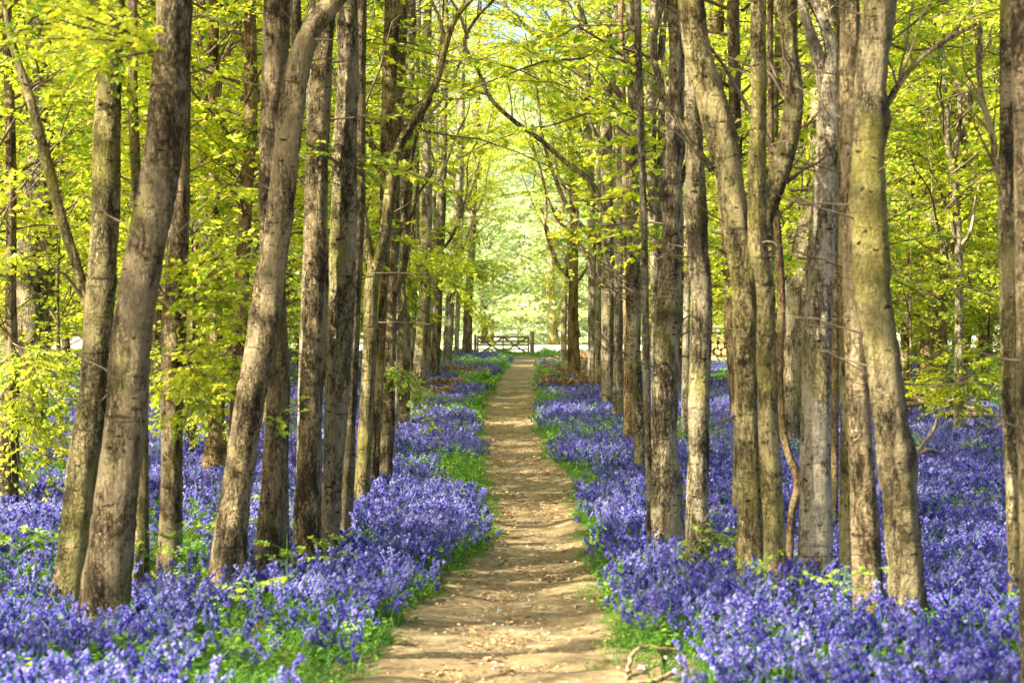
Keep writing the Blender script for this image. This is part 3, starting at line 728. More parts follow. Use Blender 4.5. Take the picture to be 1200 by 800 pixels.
# boughs that hang into view
leafy_branch('L5', (12,400), [(-40,330),(60,440),(90,470),(70,520),(40,545),(100,425)], .055, .5, 1.1, LEAF)
leafy_branch('L5', (12,460), [(95,500),(80,540),(30,560)], .055, .5, 1.1, LEAF)
leafy_branch('L4', (205,360), [(290,330),(300,290),(150,300),(275,380),(310,360),(255,300)], .06, .45, 1.2)
leafy_branch('L4', (203,430), [(270,400),(290,430),(265,470),(245,495),(230,460),(150,470)], .06, .42, 1.4)
leafy_branch('L7', (282,400), [(240,420),(300,470),(225,470),(320,400)], .055, .5, 1.2)
leafy_branch('L8', (254,450), [(200,480),(300,470),(230,510)], .055, .5, 1.2)
leafy_branch('L2', (128,60), [(60,20),(170,70),(150,120),(90,80),(40,90),(110,130)], .055, .3, 1.3, LEAF)
leafy_branch('L1', (190,60), [(120,30,-1.2),(60,100,-1.6),(100,50,-1.5),(20,40,-1.4)], .055, .35, 1.2, LEAF)
leafy_branch('L13', (400,195), [(360,190),(440,190),(475,200),(350,170)], .06, .3, 1.2, LEAF_YOUNG)
leafy_branch('L17', (474,290), [(430,330),(520,310),(505,350),(450,380),(540,330)], .075, .7, 1.2, LEAF)
leafy_branch('L18', (498,290), [(560,330),(575,380),(540,350),(450,320)], .08, .7, 1.0, LEAF)
leafy_branch('L19', (515,300), [(590,340),(600,310),(560,280)], .10, 1.0, .9, LEAF)
leafy_branch('L16', (460,420), [(480,470,-.5),(500,500,-.8)], .06, .3, 1.2, LEAF_YOUNG)
leafy_branch('L10', (320,520), [(352,488),(345,480)], .06, .12, 1.0, LEAF_YOUNG)
leafy_branch('R22', (1124,440), [(1080,440),(1170,450),(1185,480),(1060,455),(1130,490),(1160,420),(1095,480)], .075, .6, 1.6, LEAF)
leafy_branch('R11', (817,630), [(850,640),(870,632),(795,648),(835,620)], .05, .12, 1.2, LEAF_YOUNG)
leafy_branch('R1', (672,300), [(630,330),(720,280),(640,370)], .10, .9, .6, LEAF)
leafy_branch('L20', (535,250), [(590,200),(590,130),(570,290)], .11, 1.0, .5, LEAF)
leafy_branch('R2', (693,250), [(640,200),(640,120),(620,80),(660,90)], .10, 1.0, .6, LEAF)
leafy_branch('R1', (668,150), [(600,170),(620,110),(590,60),(640,60),(630,230)], .11, 1.3, .6, LEAF)
leafy_branch('L22', (556,190), [(600,150),(610,60),(590,30),(600,240),(630,10)], .12, 1.4, .6, LEAF)
leafy_branch('L7', (288,220), [(230,200),(240,150),(350,230),(220,260),(210,100),(340,140)], .07, .8, 1.2, LEAF)
leafy_branch('L6', (60,250), [(0,230),(120,260),(20,300),(110,200),(130,320),(-20,160)], .075, .8, 1.2, LEAF)

# ------------------------------------------------------------------ the wood behind the rows
placed = [(t[2][0], t[2][1]) for t in TREES.values()]
def free(x, y, dmin):
    return all((x - a) ** 2 + (y - b) ** 2 > dmin * dmin for a, b in placed)
PROTO = []
for k in range(8):
    rng = np.random.default_rng(900 + k)
    r = [.20, .16, .24, .13, .18, .28, .10, .22][k]
    K = [[0, 0, -.12, r], [0.01, 0, .3, r * .96]]; p = np.zeros(3); p[2] = .3; d = np.array([rng.normal(0, .08), rng.normal(0, .08), 1.])
    while p[2] < 15:
        d += np.array([rng.normal(0, .07), rng.normal(0, .07), .12]); d /= np.linalg.norm(d); p = p + d * 1.4
        K.append([*p, r * max(.12, (1 - .8 * (p[2] / 15) ** 1.2))])
    bk = ['brown', 'grey', 'mossy', 'pale', 'orange', 'grey', 'pale', 'brown'][k]
    me, S = trunk_mesh(np.array(K), 900 + k, 14, .2, .35, 8, 1.2, BARK[bk])
    gl = Geo()
    for q in range(7):       # bare crooked limbs
        i0 = int(rng.uniform(.2, .8) * len(S)); a = rng.uniform(0, 6.28); L = rng.uniform(1, 3); T = np.linspace(0, 1, 8)[:, None]
        Q = S[i0, :3] + np.array([math.cos(a), math.sin(a), .5]) * L * T + np.array([0, 0, .9]) * L * .5 * T ** 2 + rng.normal(0, .06, (8, 3)) * T
        V, F = tube(Q, S[i0, 3] * np.linspace(.45, .08, 8), 6, False); gl.add(V, F)
    PROTO.append((me, gl.mesh('limbs', BARK[bk])))

def wood_tree(x, y, k, crown, s, rz, label, group, kindname='beech_tree'):
    root = empty(kindname, (x, y, float(ground_z(x, y)) if y < 128 else -.03)); root.rotation_euler.z = rz; root.scale = (s, s, s)
    tag(root, label, 'tree', group)
    link('trunk', PROTO[k][0], root)
    tag(link('limbs', PROTO[k][1], root), kind='stuff')
    if crown is not None:
        tag(link('crown', crown[0], root), kind='stuff'); tag(link('crown_branches', crown[1], root), kind='stuff')
    placed.append((x, y))
    if y < 140 and abs(x) < .27 * y + 1: note_label(root, label, y)

NEARBY = {'L1': 'leaning grey beech', 'L2': 'dark mossy beech', 'L4': 'cream footed beech', 'L9': 'bending beech', 'L10': 'upright broad beech', 'L11': 'swollen knotted beech',
 'L13': 'stout grey beech', 'L14': 'forked slim beech', 'L17': 'black freckled beech', 'L19': 'lichen spotted beech', 'L22': 'last left row trunk', 'L6': 'shadowed left trunk', 'L7': 'red brown trunk',
 'R19': 'big knobbly beech', 'R18': 'brown leaning beech', 'R12': 'wide forked beech', 'R14': 'cream forking beech', 'R20': 'lit right edge trunk', 'R11': 'dark blotched beech',
 'R9': 'scarred beech', 'R7': 'dark tapering beech', 'R4': 'evenly grey trunk', 'R2': 'whitish leaning beech', 'R1': 'tan trunk in bracken', 'R22': 'crooked slender tree', 'R26': 'flared back right trunk'}
def sx_(x, y): return x / y * FPX + 600
LABELLED = []
def beside(x, y, look, far):
    """say which one by the tree it shows next to"""
    s_ = sx_(x, y); k = min(NEARBY, key=lambda q: abs(sx_(*TREES[q][2][:2]) - s_)); d = s_ - sx_(*TREES[k][2][:2])
    a = abs(d); rel = ('straight behind' if a < 6 else ('just ' if a < 22 else 'well ') + ('left of' if d < 0 else 'right of'))
    return '%s %s %s the %s' % (look, far, rel, NEARBY[k])
def note_label(root, lab, y): LABELLED.append((root, lab, y))
def settle_labels():
    by = {}
    for r_, l_, y_ in LABELLED: by.setdefault(l_, []).append((y_, r_))
    words = {1: [''], 2: [', nearer one', ', farther one'], 3: [', nearest', ', middle one', ', farthest'], 4: [', nearest', ', second nearest', ', third nearest', ', farthest'], 5: [', nearest', ', second nearest', ', third nearest', ', fourth nearest', ', farthest']}
    for l_, v in by.items():
        v.sort(key=lambda t: t[0])
        for q, (y_, r_) in enumerate(v): r_['label'] = l_ + (words[len(v)][q] if len(v) <= 5 else '')
BARKLOOK = ['brown', 'grey', 'mossy', 'pale', 'tan', 'stout grey', 'thin pale', 'umber']
rng = np.random.default_rng(31)
cnt = {'l': 0, 'r': 0}
for band, (y0, y1, n, dmin) in enumerate([(24, 40, 11, 2.2), (40, 66, 34, 2.6), (66, 96, 52, 2.8), (96, 127, 60, 3.0)]):
    made = 0; tries = 0
    while made < n and tries < 4000:
        tries += 1
        y = rng.uniform(y0, y1); w = y * .27 + 2; x = rng.uniform(-w, w)
        l, r = path_edges(y)
        clear = 3.4 if y < 60 else 6.0
        if l - clear < x < r + clear or not free(x, y, dmin): continue
        # keep the view to the log stack and the lit bluebell glades open
        if abs(x / y * FPX + 600 - 838) < 26: continue
        side = 'left' if x < 0 else 'right'
        where = ['not far behind the %s row of trunks', 'in the middle distance of the wood on the %s', 'deep in the leafy wood on the %s', 'at the bright far edge of the wood on the %s'][band] % side
        look = ['beech with low leafy boughs standing ', 'leafy beech trunk ', 'slim beech half veiled by spring leaves ', 'small looking beech '][band]
        cr = (MID + LOW + LOW)[rng.integers(0, 15)] if band else MID[rng.integers(0, 5)]
        kk = int(rng.integers(0, 8)); lab = beside(x, y, BARKLOOK[kk] + ' trunk', ['close behind', 'midway,', 'deep in the wood', 'at the far edge'][band])
        wood_tree(x, y, kk, cr, rng.uniform(.8, 1.15), rng.uniform(0, 6.28), lab, 'trees of the wood %s on the %s' % (['near', 'midway', 'deep', 'far edge'][band], side))
        made += 1
# slim understorey saplings
def sapling(x, y, k, s, label, group):
    root = empty('beech_sapling', (x, y, float(ground_z(x, y)))); root.rotation_euler.z = k * 1.3 + x; root.scale = (s, s, s)
    tag(root, label, 'sapling', group)
    link('stem', SAPT, root); tag(link('crown', SAP[k % 4][0], root), kind='stuff'); tag(link('crown_branches', SAP[k % 4][1], root), kind='stuff')
    placed.append((x, y)); note_label(root, label, y)
SAPT, _s = trunk_mesh(np.array([[0, 0, -.1, .03], [.02, 0, 1, .027], [-.03, .02, 2.4, .02], [.02, 0, 3.6, .013], [0, 0, 4.9, .005]]), 5, 8, .2, .2, 0, .5, BARK['brown'])
for n_, (sx, D, s, lab) in enumerate([(-10, 21, .8, 'leafy sapling at the far left edge among low boughs'), (70, 27, .9, 'yellow green sapling behind the mossy beech at left'),
      (225, 27, .95, 'leafy sapling right of the cream footed beech'), (160, 33, 1.0, 'sapling glimpsed behind the leaning grey beech'),
      (330, 44, 1.0, 'sapling behind the bending beech, left wood')]):
    sapling((sx - 600) / FPX * D, D, n_, s, lab, 'understorey saplings')
made = 0; tries = 0
while made < 34 and tries < 3000:
    tries += 1
    y = rng.uniform(38, 118); w = y * .26; x = rng.uniform(-w, w); l, r = path_edges(y)
    if l - 4 < x < r + 4 or not free(x, y, 1.2) or abs(x / y * FPX + 600 - 840) < 25: continue
    sapling(x, y, made, rng.uniform(.7, 1.2), beside(x, y, 'leafy sapling', 'midway,' if y < 70 else 'far off'), 'understorey saplings on the ' + ('left' if x < 0 else 'right')); made += 1
# trees outside the frame to the left, whose trunks and tops break up the sun on the path
for n_, (x, y) in enumerate([(-7.5, 9), (-9, 15), (-11, 21), (-13, 12), (-8.5, 4), (-14, 30), (-16, 22), (-18, 38), (-12, 1), (-20, 30), (-5.6, 14), (-7.6, 19.5), (-6.2, 6), (-9.5, 26), (-11, 33), (-10.5, 9.5), (-16, 16), (-13.5, 40), (-7, 0), (-14, 6)]):
    if free(x, y, 1.2): wood_tree(x, y, n_ % 8, HIGH[n_ % 4], 1.0, n_ * 1.1, 'beech at the left of the wood beyond the edge of the picture', 'trees beside the left edge')
# beyond the field
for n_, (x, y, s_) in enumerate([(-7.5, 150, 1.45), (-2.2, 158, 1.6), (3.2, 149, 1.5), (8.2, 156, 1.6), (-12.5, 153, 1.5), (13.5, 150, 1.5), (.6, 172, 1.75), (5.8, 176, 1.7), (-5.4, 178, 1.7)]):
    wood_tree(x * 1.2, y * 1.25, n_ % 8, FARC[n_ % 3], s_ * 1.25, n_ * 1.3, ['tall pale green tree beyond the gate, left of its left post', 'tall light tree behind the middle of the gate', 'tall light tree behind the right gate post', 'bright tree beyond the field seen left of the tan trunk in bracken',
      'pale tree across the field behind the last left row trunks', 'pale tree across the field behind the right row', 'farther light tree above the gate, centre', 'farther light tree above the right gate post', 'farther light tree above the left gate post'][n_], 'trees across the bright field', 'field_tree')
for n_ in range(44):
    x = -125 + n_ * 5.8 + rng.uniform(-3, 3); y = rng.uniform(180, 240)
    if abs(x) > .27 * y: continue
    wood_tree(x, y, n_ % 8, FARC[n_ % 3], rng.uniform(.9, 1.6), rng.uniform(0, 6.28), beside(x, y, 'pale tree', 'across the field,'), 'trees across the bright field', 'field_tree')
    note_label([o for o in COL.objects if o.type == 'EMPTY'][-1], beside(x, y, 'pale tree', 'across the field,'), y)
settle_labels()

# ------------------------------------------------------------------ ground plants (nobody could count these): scattered with geometry nodes
def lathe_bell(rng, c, ax, L, R, sides, rings=3):
    ax = ax / np.linalg.norm(ax); ref = np.array([1., 0, 0]) if abs(ax[0]) < .8 else np.array([0, 1., 0])
    A = np.cross(ax, ref); A /= np.linalg.norm(A); B = np.cross(ax, A)
    prof = [(0, .35), (.6, .75), (1, 1.25)] if rings == 3 else [(0, .4), (1, 1.2)]
    th = np.linspace(0, 2 * np.pi, sides, endpoint=False) + rng.uniform(0, 1)
    V = np.concatenate([c + ax * L * t + R * r * (np.cos(th)[:, None] * A + np.sin(th)[:, None] * B) for t, r in prof])
    F = [[k * sides + i, k * sides + (i + 1) % sides, (k + 1) * sides + (i + 1) % sides, (k + 1) * sides + i] for k in range(len(prof) - 1) for i in range(sides)]
    return V, F

def blade(rng, base, az, L, w, lift, n=4):
    t = np.linspace(0, 1, n)[:, None]; d = np.array([math.cos(az), math.sin(az), 0])
    P = base + d * (L * .75 * t ** 1.3) + np.array([0, 0, 1.]) * L * (lift * t - .75 * lift * t ** 3)
    s = np.array([-d[1], d[0], 0]) * w * (np.sin(np.pi * (.15 + .85 * t)) + .05)
    V = np.stack([P - s, P + s], 1).reshape(-1, 3); k = np.arange(n - 1) * 2
    return V, np.stack([k, k + 1, k + 3, k + 2], 1)

def two_mat_mesh(name, g1, m1, g2, m2, m3=None, g3=None):
    gs = [g for g in (g1, g2, g3) if g is not None and g.V]; ms = [m for g, m in ((g1, m1), (g2, m2), (g3, m3)) if g is not None and g.V]
    V = np.concatenate([np.concatenate(g.V) for g in gs]); Fs = []; idx = []; o = 0
    for q, g in enumerate(gs):
        f = np.concatenate(g.F) + o; Fs.append(f); idx.append(np.full(len(f), q)); o += g.n
    me = mesh_from(name, V, np.concatenate(Fs), None, False)
    for m in ms: me.materials.append(m)
    me.polygons.foreach_set('material_index', np.concatenate(idx).astype(np.int32)); me.update()
    return me

def bluebell_clump(seed, stalks, rad, sides, bell, nb, rings, leaves, hgt=(.26, .40)):
    rng = np.random.default_rng(seed); gf, gl = Geo(), Geo()
    for s in range(stalks):
        a = rng.uniform(0, 6.28); r = rad * math.sqrt(rng.random()); b = np.array([r * math.cos(a), r * math.sin(a), 0])
        h = rng.uniform(*hgt); az = rng.uniform(0, 6.28); d = np.array([math.cos(az), math.sin(az), 0]); t = np.linspace(0, 1, 5)[:, None]
        P = b + np.array([0, 0, 1.]) * h * (t - .12 * t ** 4) + d * h * (.10 * t + .18 * t ** 5)
        V, F = tube(P, np.linspace(.0035, .002, 5), 4 if sides > 4 else 4, False); gl.add(V, F)
        for q in range(nb):
            u = .62 + .38 * (q + .5) / nb + rng.normal(0, .01)
            c = np.array([np.interp(u, t[:, 0], P[:, k]) for k in range(3)])
            a2 = az + rng.normal(0, 1.3); o = np.array([math.cos(a2), math.sin(a2), 0])
            V, F = lathe_bell(rng, c + o * bell * .35, o * rng.uniform(.3, .9) + np.array([0, 0, -1.]) * rng.uniform(.5, 1.1), bell * rng.uniform(.8, 1.15), bell * .42, sides, rings)
            gf.add(V, F)
    for s in range(leaves):
        a = rng.uniform(0, 6.28); r = rad * rng.random()
        V, F = blade(rng, np.array([r * math.cos(a), r * math.sin(a), 0]), rng.uniform(0, 6.28), rng.uniform(.18, .32), .006 if sides > 4 else .01, rng.uniform(.5, 1.2)); gl.add(V, F)
    return two_mat_mesh('bluebell', gf, PETAL, gl, STEM_GREEN)

def herb_clump(seed, n, rad, h, leaf, mat):
    rng = np.random.default_rng(seed); gl, gb = Geo(), Geo()
    for s in range(n):
        a = rng.uniform(0, 6.28); r = rad * math.sqrt(rng.random()); b = np.array([r * math.cos(a), r * math.sin(a), 0]); hh = h * rng.uniform(.5, 1.2)
        top = b + np.array([rng.normal(0, .15) * hh, rng.normal(0, .15) * hh, hh])
        V, F = tube(np.stack([b, (b + top) / 2, top]), [.003, .002, .0015], 4, False); gb.add(V, F)
        m = rng.integers(6, 10); az = rng.uniform(0, 6.28) + np.arange(m) * 2.4; t = rng.uniform(.45, 1, m)[:, None]
        D1 = np.stack([np.cos(az), np.sin(az), rng.uniform(-.2, .6, m)], 1)
        V, F = leaf_quads(b + (top - b) * t, D1, np.array([0, 0, 1.]) + rng.normal(0, .3, (m, 3)), leaf, rng); gl.add(V, F)
    return two_mat_mesh('herb', gl, mat, gb, STEM_GREEN)

def grass_tuft(seed, n, h, w, rad=.06, mat=None):
    rng = np.random.default_rng(seed); g = Geo()
    for s in range(n):
        a = rng.uniform(0, 6.28); r = rad * rng.random()
        V, F = blade(rng, np.array([r * math.cos(a), r * math.sin(a), 0]), rng.uniform(0, 6.28), h * rng.uniform(.6, 1.2), w, rng.uniform(.7, 1.5)); g.add(V, F)
    return g.mesh('grass_tuft', mat or LEAF_GREEN, False)

def scatter(name, protos, P, scale, pick, tilt=.15, rng=RNG, kindobj='stuff'):
    col = bpy.data.collections.new(name + '_kinds')
    for q, me in enumerate(protos):
        col.objects.link(bpy.data.objects.new('%s_kind_%02d' % (name, q), me))
    n = len(P); me = bpy.data.meshes.new(name); me.vertices.add(n); me.vertices.foreach_set('co', P.astype(np.float32).ravel())
    a = me.attributes.new('sc', 'FLOAT', 'POINT'); a.data.foreach_set('value', scale.astype(np.float32))
    a = me.attributes.new('pick', 'INT', 'POINT'); a.data.foreach_set('value', pick.astype(np.int32))
    rot = np.stack([rng.normal(0, tilt, n), rng.normal(0, tilt, n), rng.uniform(0, 6.28, n)], 1)
    a = me.attributes.new('rot', 'FLOAT_VECTOR', 'POINT'); a.data.foreach_set('vector', rot.astype(np.float32).ravel())
    o = link(name, me)
    ng = bpy.data.node_groups.new(name, 'GeometryNodeTree')
    ng.interface.new_socket('Geometry', in_out='INPUT', socket_type='NodeSocketGeometry'); ng.interface.new_socket('Geometry', in_out='OUTPUT', socket_type='NodeSocketGeometry')
    gi = ng.nodes.new('NodeGroupInput'); go = ng.nodes.new('NodeGroupOutput'); iop = ng.nodes.new('GeometryNodeInstanceOnPoints')
    ci = ng.nodes.new('GeometryNodeCollectionInfo'); ci.inputs[0].default_value = col; ci.inputs[1].default_value = True; ci.inputs[2].default_value = True
    def att(nm, ty):
        x = ng.nodes.new('GeometryNodeInputNamedAttribute'); x.data_type = ty; x.inputs[0].default_value = nm; return x.outputs[0]
    L = ng.links
    L.new(gi.outputs[0], iop.inputs['Points']); L.new(ci.outputs[0], iop.inputs['Instance']); iop.inputs['Pick Instance'].default_value = True
    L.new(att('pick', 'INT'), iop.inputs['Instance Index']); L.new(att('rot', 'FLOAT_VECTOR'), iop.inputs['Rotation']); L.new(att('sc', 'FLOAT'), iop.inputs['Scale'])
    L.new(iop.outputs[0], go.inputs[0])
    md = o.modifiers.new('scatter', 'NODES'); md.node_group = ng
    return tag(o, kind='stuff')

def noise2(x, y, s, seed):
    r = np.random.default_rng(seed); v = np.zeros_like(x)
    for k in range(7):
        a = r.uniform(0, 6.28); f = s * r.uniform(.5, 2.2); v += np.sin(f * (x * math.cos(a) + y * math.sin(a) * .6) + r.uniform(0, 6.28))
    return v / 3.2

def points(y0, y1, dens, rng, spread=.275, xmin=1.5):
    n = int(spread * (y1 ** 2 - y0 ** 2) * dens)
    y = np.sqrt(rng.uniform(y0 ** 2, y1 ** 2, n)); x = rng.uniform(-1, 1, n) * (y * spread + xmin * .3)
    l, r = path_edges(y); d = np.maximum(l - x, x - r)
    return x, y, d

BRK_SPOTS = [(500, 466, 1.0), (517, 455, .9), (535, 441, 1.1), (661, 453, .75), (686, 458, 1.3), (706, 450, 1.2), (682, 442, 1.35), (668, 430, 1.2), (700, 428, 1.7), (726, 427, 1.7)]
BRK_AT = [((a - 600) / (b - HOR) * 2, 2 * FPX / (b - HOR), c) for a, b, c in BRK_SPOTS]
BB_NEAR = [bluebell_clump(10 + k, 4, .11, 6, .020, 11, 3, 9, (.16, .36)) for k in range(6)]
BB_MID = [bluebell_clump(30 + k, 8, .18, 4, .024, 9, 2, 13, (.18, .40)) for k in range(5)]
BB_FAR = [bluebell_clump(50 + k, 16, .32, 4, .038, 8, 2, 16, (.2, .42)) for k in range(4)]
HERB = [herb_clump(70 + k, 9, .12, .20, .036, LEAF_GREEN) for k in range(2)] + [grass_tuft(80 + k, 20, .26, .0035, .06, STEM_GREEN) for k in range(3)]
HERB_FAR = [herb_clump(75 + k, 16, .28, .26, .09, LEAF_GREEN) for k in range(3)]
rng = np.random.default_rng(5)
def glade(x, y):       # where greens crowd the bluebells out
    return noise2(x, y, .9, 3) + .35 * noise2(x, y, 3.0, 4)
for nm, protos, y0, y1, dens, s0, s1 in (('bluebells', BB_NEAR, 7.6, 24, 75, .85, 1.2), ('bluebells', BB_MID, 24, 56, 30, .75, 1.1), ('bluebells', BB_FAR, 56, 127, 14, .6, .95)):
    x, y, d = points(y0, y1, dens, rng)
    verge = .17 + .34 * np.clip(noise2(x, y, 1.3, 12), -.2, 1.5) 
    keep = (d > np.maximum(verge, .05)) & (rng.random(len(x)) < np.where(glade(x, y) > .7, .3, 1.0))
    keep &= rng.random(len(x)) < np.clip(.78 + .35 * noise2(x, y, 4.5, 41), .25, 1)
    keep &= rng.random(len(x)) < np.clip((d - verge) / .35 + .35, 0, 1)
    keep &= ~((y > 117) & (x > -4.2))
    keep &= (((x - .78) / .32) ** 2 + ((y - 11.35) / .75) ** 2 > 1)      # trodden spot round the fallen sticks
    for bx, by, bs in BRK_AT: keep &= ~((abs(x - bx) < .8 * bs) & (y > by - 5) & (y < by + 1.2))
    for ta, tb in [(t[2][0], t[2][1]) for t in TREES.values() if t[1] < 45]: keep &= (x - ta) ** 2 + (y - tb) ** 2 > (.2 + .08 * np.sin(7 * x)) ** 2
    x, y = x[keep], y[keep]
    scatter(nm, protos, np.stack([x, y, ground_z(x, y)], 1), rng.uniform(s0, s1, len(x)), rng.integers(0, len(protos), len(x)), .12, rng)
# verge and glade greenery
for protos, y0, y1, dens, s0, s1 in ((HERB, 7.6, 26, 60, .7, 1.3), (HERB, 26, 56, 26, 1.0, 1.7), (HERB_FAR, 56, 127, 4, .9, 1.3)):
    x, y, d = points(y0, y1, dens, rng)
    band = .22 + .55 * np.clip(noise2(x, y, 1.3, 12), -.6, 1.6)
    k = ((d > -.05 - .08 * noise2(x, y, 5, 14)) & (d < np.maximum(band + .12, .2)) & (rng.random(len(x)) < .9)) | ((glade(x, y) > .45) & (d > .1) & (rng.random(len(x)) < .55)) | ((d > .2) & (rng.random(len(x)) < .14))
    for bx, by, bs in BRK_AT: k &= ~((abs(x - bx) < .9 * bs) & (y > by - 6) & (y < by + 1.5))
    k |= (y < 12.4) & (d > .1) & (rng.random(len(x)) < np.where(y < 11.5, .55, .3))
    k &= (((x - .78) / .32) ** 2 + ((y - 11.35) / .75) ** 2 > 1) | (rng.random(len(x)) < .12)
    x, y, d = x[k], y[k], d[k]
    scatter('verge_greenery', protos, np.stack([x, y, ground_z(x, y) - .01], 1), rng.uniform(s0, s1, len(x)) * np.clip(.45 + d * 2.2, .45, 1), rng.integers(0, len(protos), len(x)), .2, rng)
# grass before the gate
x = rng.uniform(-3.2, 2.4, 900); y = rng.uniform(119.5, 127, 900); k = ~((x > -.9) & (x < .9) & (y < 121)); x, y = x[k], y[k]
scatter('gateside_grass', [grass_tuft(90, 30, .35, .012, .2)], np.stack([x, y, 0 * x], 1), rng.uniform(.5, 1, len(x)), np.zeros(len(x)), .2, rng)

# dead leaves on the path rims and under the flowers
def litter(seed, n, rad, size, mat):
    r = np.random.default_rng(seed); c = np.stack([r.normal(0, rad, n), r.normal(0, rad, n), r.uniform(.0, .012, n)], 1); a = r.uniform(0, 6.28, n)
    V, F = leaf_quads(c, np.stack([np.cos(a), np.sin(a), r.normal(0, .15, n)], 1), np.array([0, 0, 1.]) + r.normal(0, .3, (n, 3)), size, r)
    g = Geo(); g.add(V, F); return g.mesh('litter', mat, False)
LIT = [litter(k, 14, .10, .034, M_LITTER) for k in range(3)] + [litter(9 + k, 9, .1, .03, M_STICK_PALE) for k in range(2)]
x, y, d = points(7.6, 50, 45, rng, .275)
k = (np.abs(d + .02) < .15) & (rng.random(len(x)) < .95) | ((d < 0) & (rng.random(len(x)) < .10 + .5 * np.clip(noise2(x, y, 2.2, 51), 0, 1))) | ((d > .1) & (rng.random(len(x)) < .05))
x, y, d = x[k], y[k], d[k]
scatter('leaf_litter', LIT, np.stack([x, y, np.where(d < 0, .022, .03) + .003], 1), rng.uniform(.6, 1.3, len(x)), rng.integers(0, 5, len(x)), .05, rng)
tp = np.array([(t[2][0], t[2][1]) for t in TREES.values() if t[1] < 45]); a = rng.uniform(0, 6.28, (len(tp), 26)); q = rng.uniform(.1, .5, (len(tp), 26))
x = (tp[:, :1] + q * np.cos(a)).ravel(); y = (tp[:, 1:] + q * np.sin(a)).ravel()
scatter('leaf_litter', LIT[:3], np.stack([x, y, ground_z(x, y) + .01], 1), rng.uniform(.8, 1.3, len(x)), rng.integers(0, 3, len(x)), .2, rng)
# grit and small flints trodden into the path
def pebble(seed):
    r = np.random.default_rng(seed); th = np.linspace(0, 2 * np.pi, 7, endpoint=False)
    V = [[0, 0, .55]] + [[math.cos(t) * .7 * r.uniform(.8, 1.2), math.sin(t) * .55 * r.uniform(.8, 1.2), .35] for t in th] + [[math.cos(t) * r.uniform(.85, 1.1), math.sin(t) * .8 * r.uniform(.85, 1.1), -.2] for t in th]
    F = [[0, 1 + i, 1 + (i + 1) % 7, 1 + (i + 1) % 7] for i in range(7)]
    T = [[0, 1 + i, 1 + (i + 1) % 7] for i in range(7)] + [t for i in range(7) for t in ([1 + i, 8 + i, 8 + (i + 1) % 7], [1 + i, 8 + (i + 1) % 7, 1 + (i + 1) % 7])]
    return mesh_from('pebble', V, T, M_STONE, False)
PEB = [pebble(k) for k in range(4)]
x, y, d = points(7.6, 45, 60, rng, .2); k = (d < -.02); x, y = x[k], y[k]
scatter('path_grit', PEB, np.stack([x, y, .016 + 0 * x], 1), rng.uniform(.004, .016, len(x)), rng.integers(0, 4, len(x)), .3, rng)

# ------------------------------------------------------------------ seedlings standing in the bluebells, each a thing
def seedling_mesh(seed):
    rng = np.random.default_rng(seed); gl, gb = Geo(), Geo()
    V, F = tube([[0, 0, 0], [.01, 0, .25], [.0, .01, .5]], [.005, .004, .003], 4, False); gb.add(V, F)
    for q in range(5):
        a = q * 1.3 + rng.uniform(0, 1); z = rng.uniform(.34, .5); P0 = np.array([0, 0, z - .06]); P1 = np.array([math.cos(a) * .24, math.sin(a) * .24, z])
        spray(rng, P0, P1, .02, .13, .040, 3.0, gl, gb, r0=.004)
    return gl.mesh('leaves', LEAF_YOUNG, False), gb.mesh('stem', STEM_GREEN)
SEED = [seedling_mesh(40 + k) for k in range(4)]
for q, (sx, sy, s, lab) in enumerate([
   (60, 668, 1.2, 'yellow green seedling left of the mossy beech foot'), (22, 700, 1.3, 'leafy seedling at the far left edge, low in the bluebells'),
   (112, 668, 1.0, 'seedling between the feet of the two leaning beeches'), (168, 668, 1.0, 'small seedling just right of the nearest left trunk'),
   (212, 668, 1.1, 'flat topped seedling midway to the bending beech'), (262, 672, 1.25, 'bright seedling in front of the bending beech foot'),
   (282, 618, .9, 'seedling sprouting against the bending beech bark'), (335, 690, 1.1, 'seedling in bluebells below the upright broad beech'),
   (398, 680, 1.0, 'seedling in open bluebells left of the path'), (300, 745, 1.0, 'seedling low in the foreground bluebells, left'),
   (520, 560, .9, 'seedling near the left rim of the path, halfway'), (876, 690, 1.1, 'seedling before the wide forked beech'),
   (900, 735, 1.0, 'seedling in the foreground bluebells below the right row'), (990, 760, 1.0, 'yellow leaf seedling in the blurred bluebells at bottom right'),
   (1150, 600, .9, 'seedling in the bluebells between the big knobbly beech and the right edge')]):
    D = 2 * FPX / (sy + 26 - HOR); p = px(sx, sy, D); root = empty('beech_seedling', (p[0], D, float(ground_z(p[0], D)))); root.rotation_euler.z = q * 1.7; root.scale = (s, s, s)
    tag(root, lab, 'seedling', 'seedlings among the bluebells')
    link('stem', SEED[q % 4][1], root); tag(link('leaves', SEED[q % 4][0], root), kind='stuff')

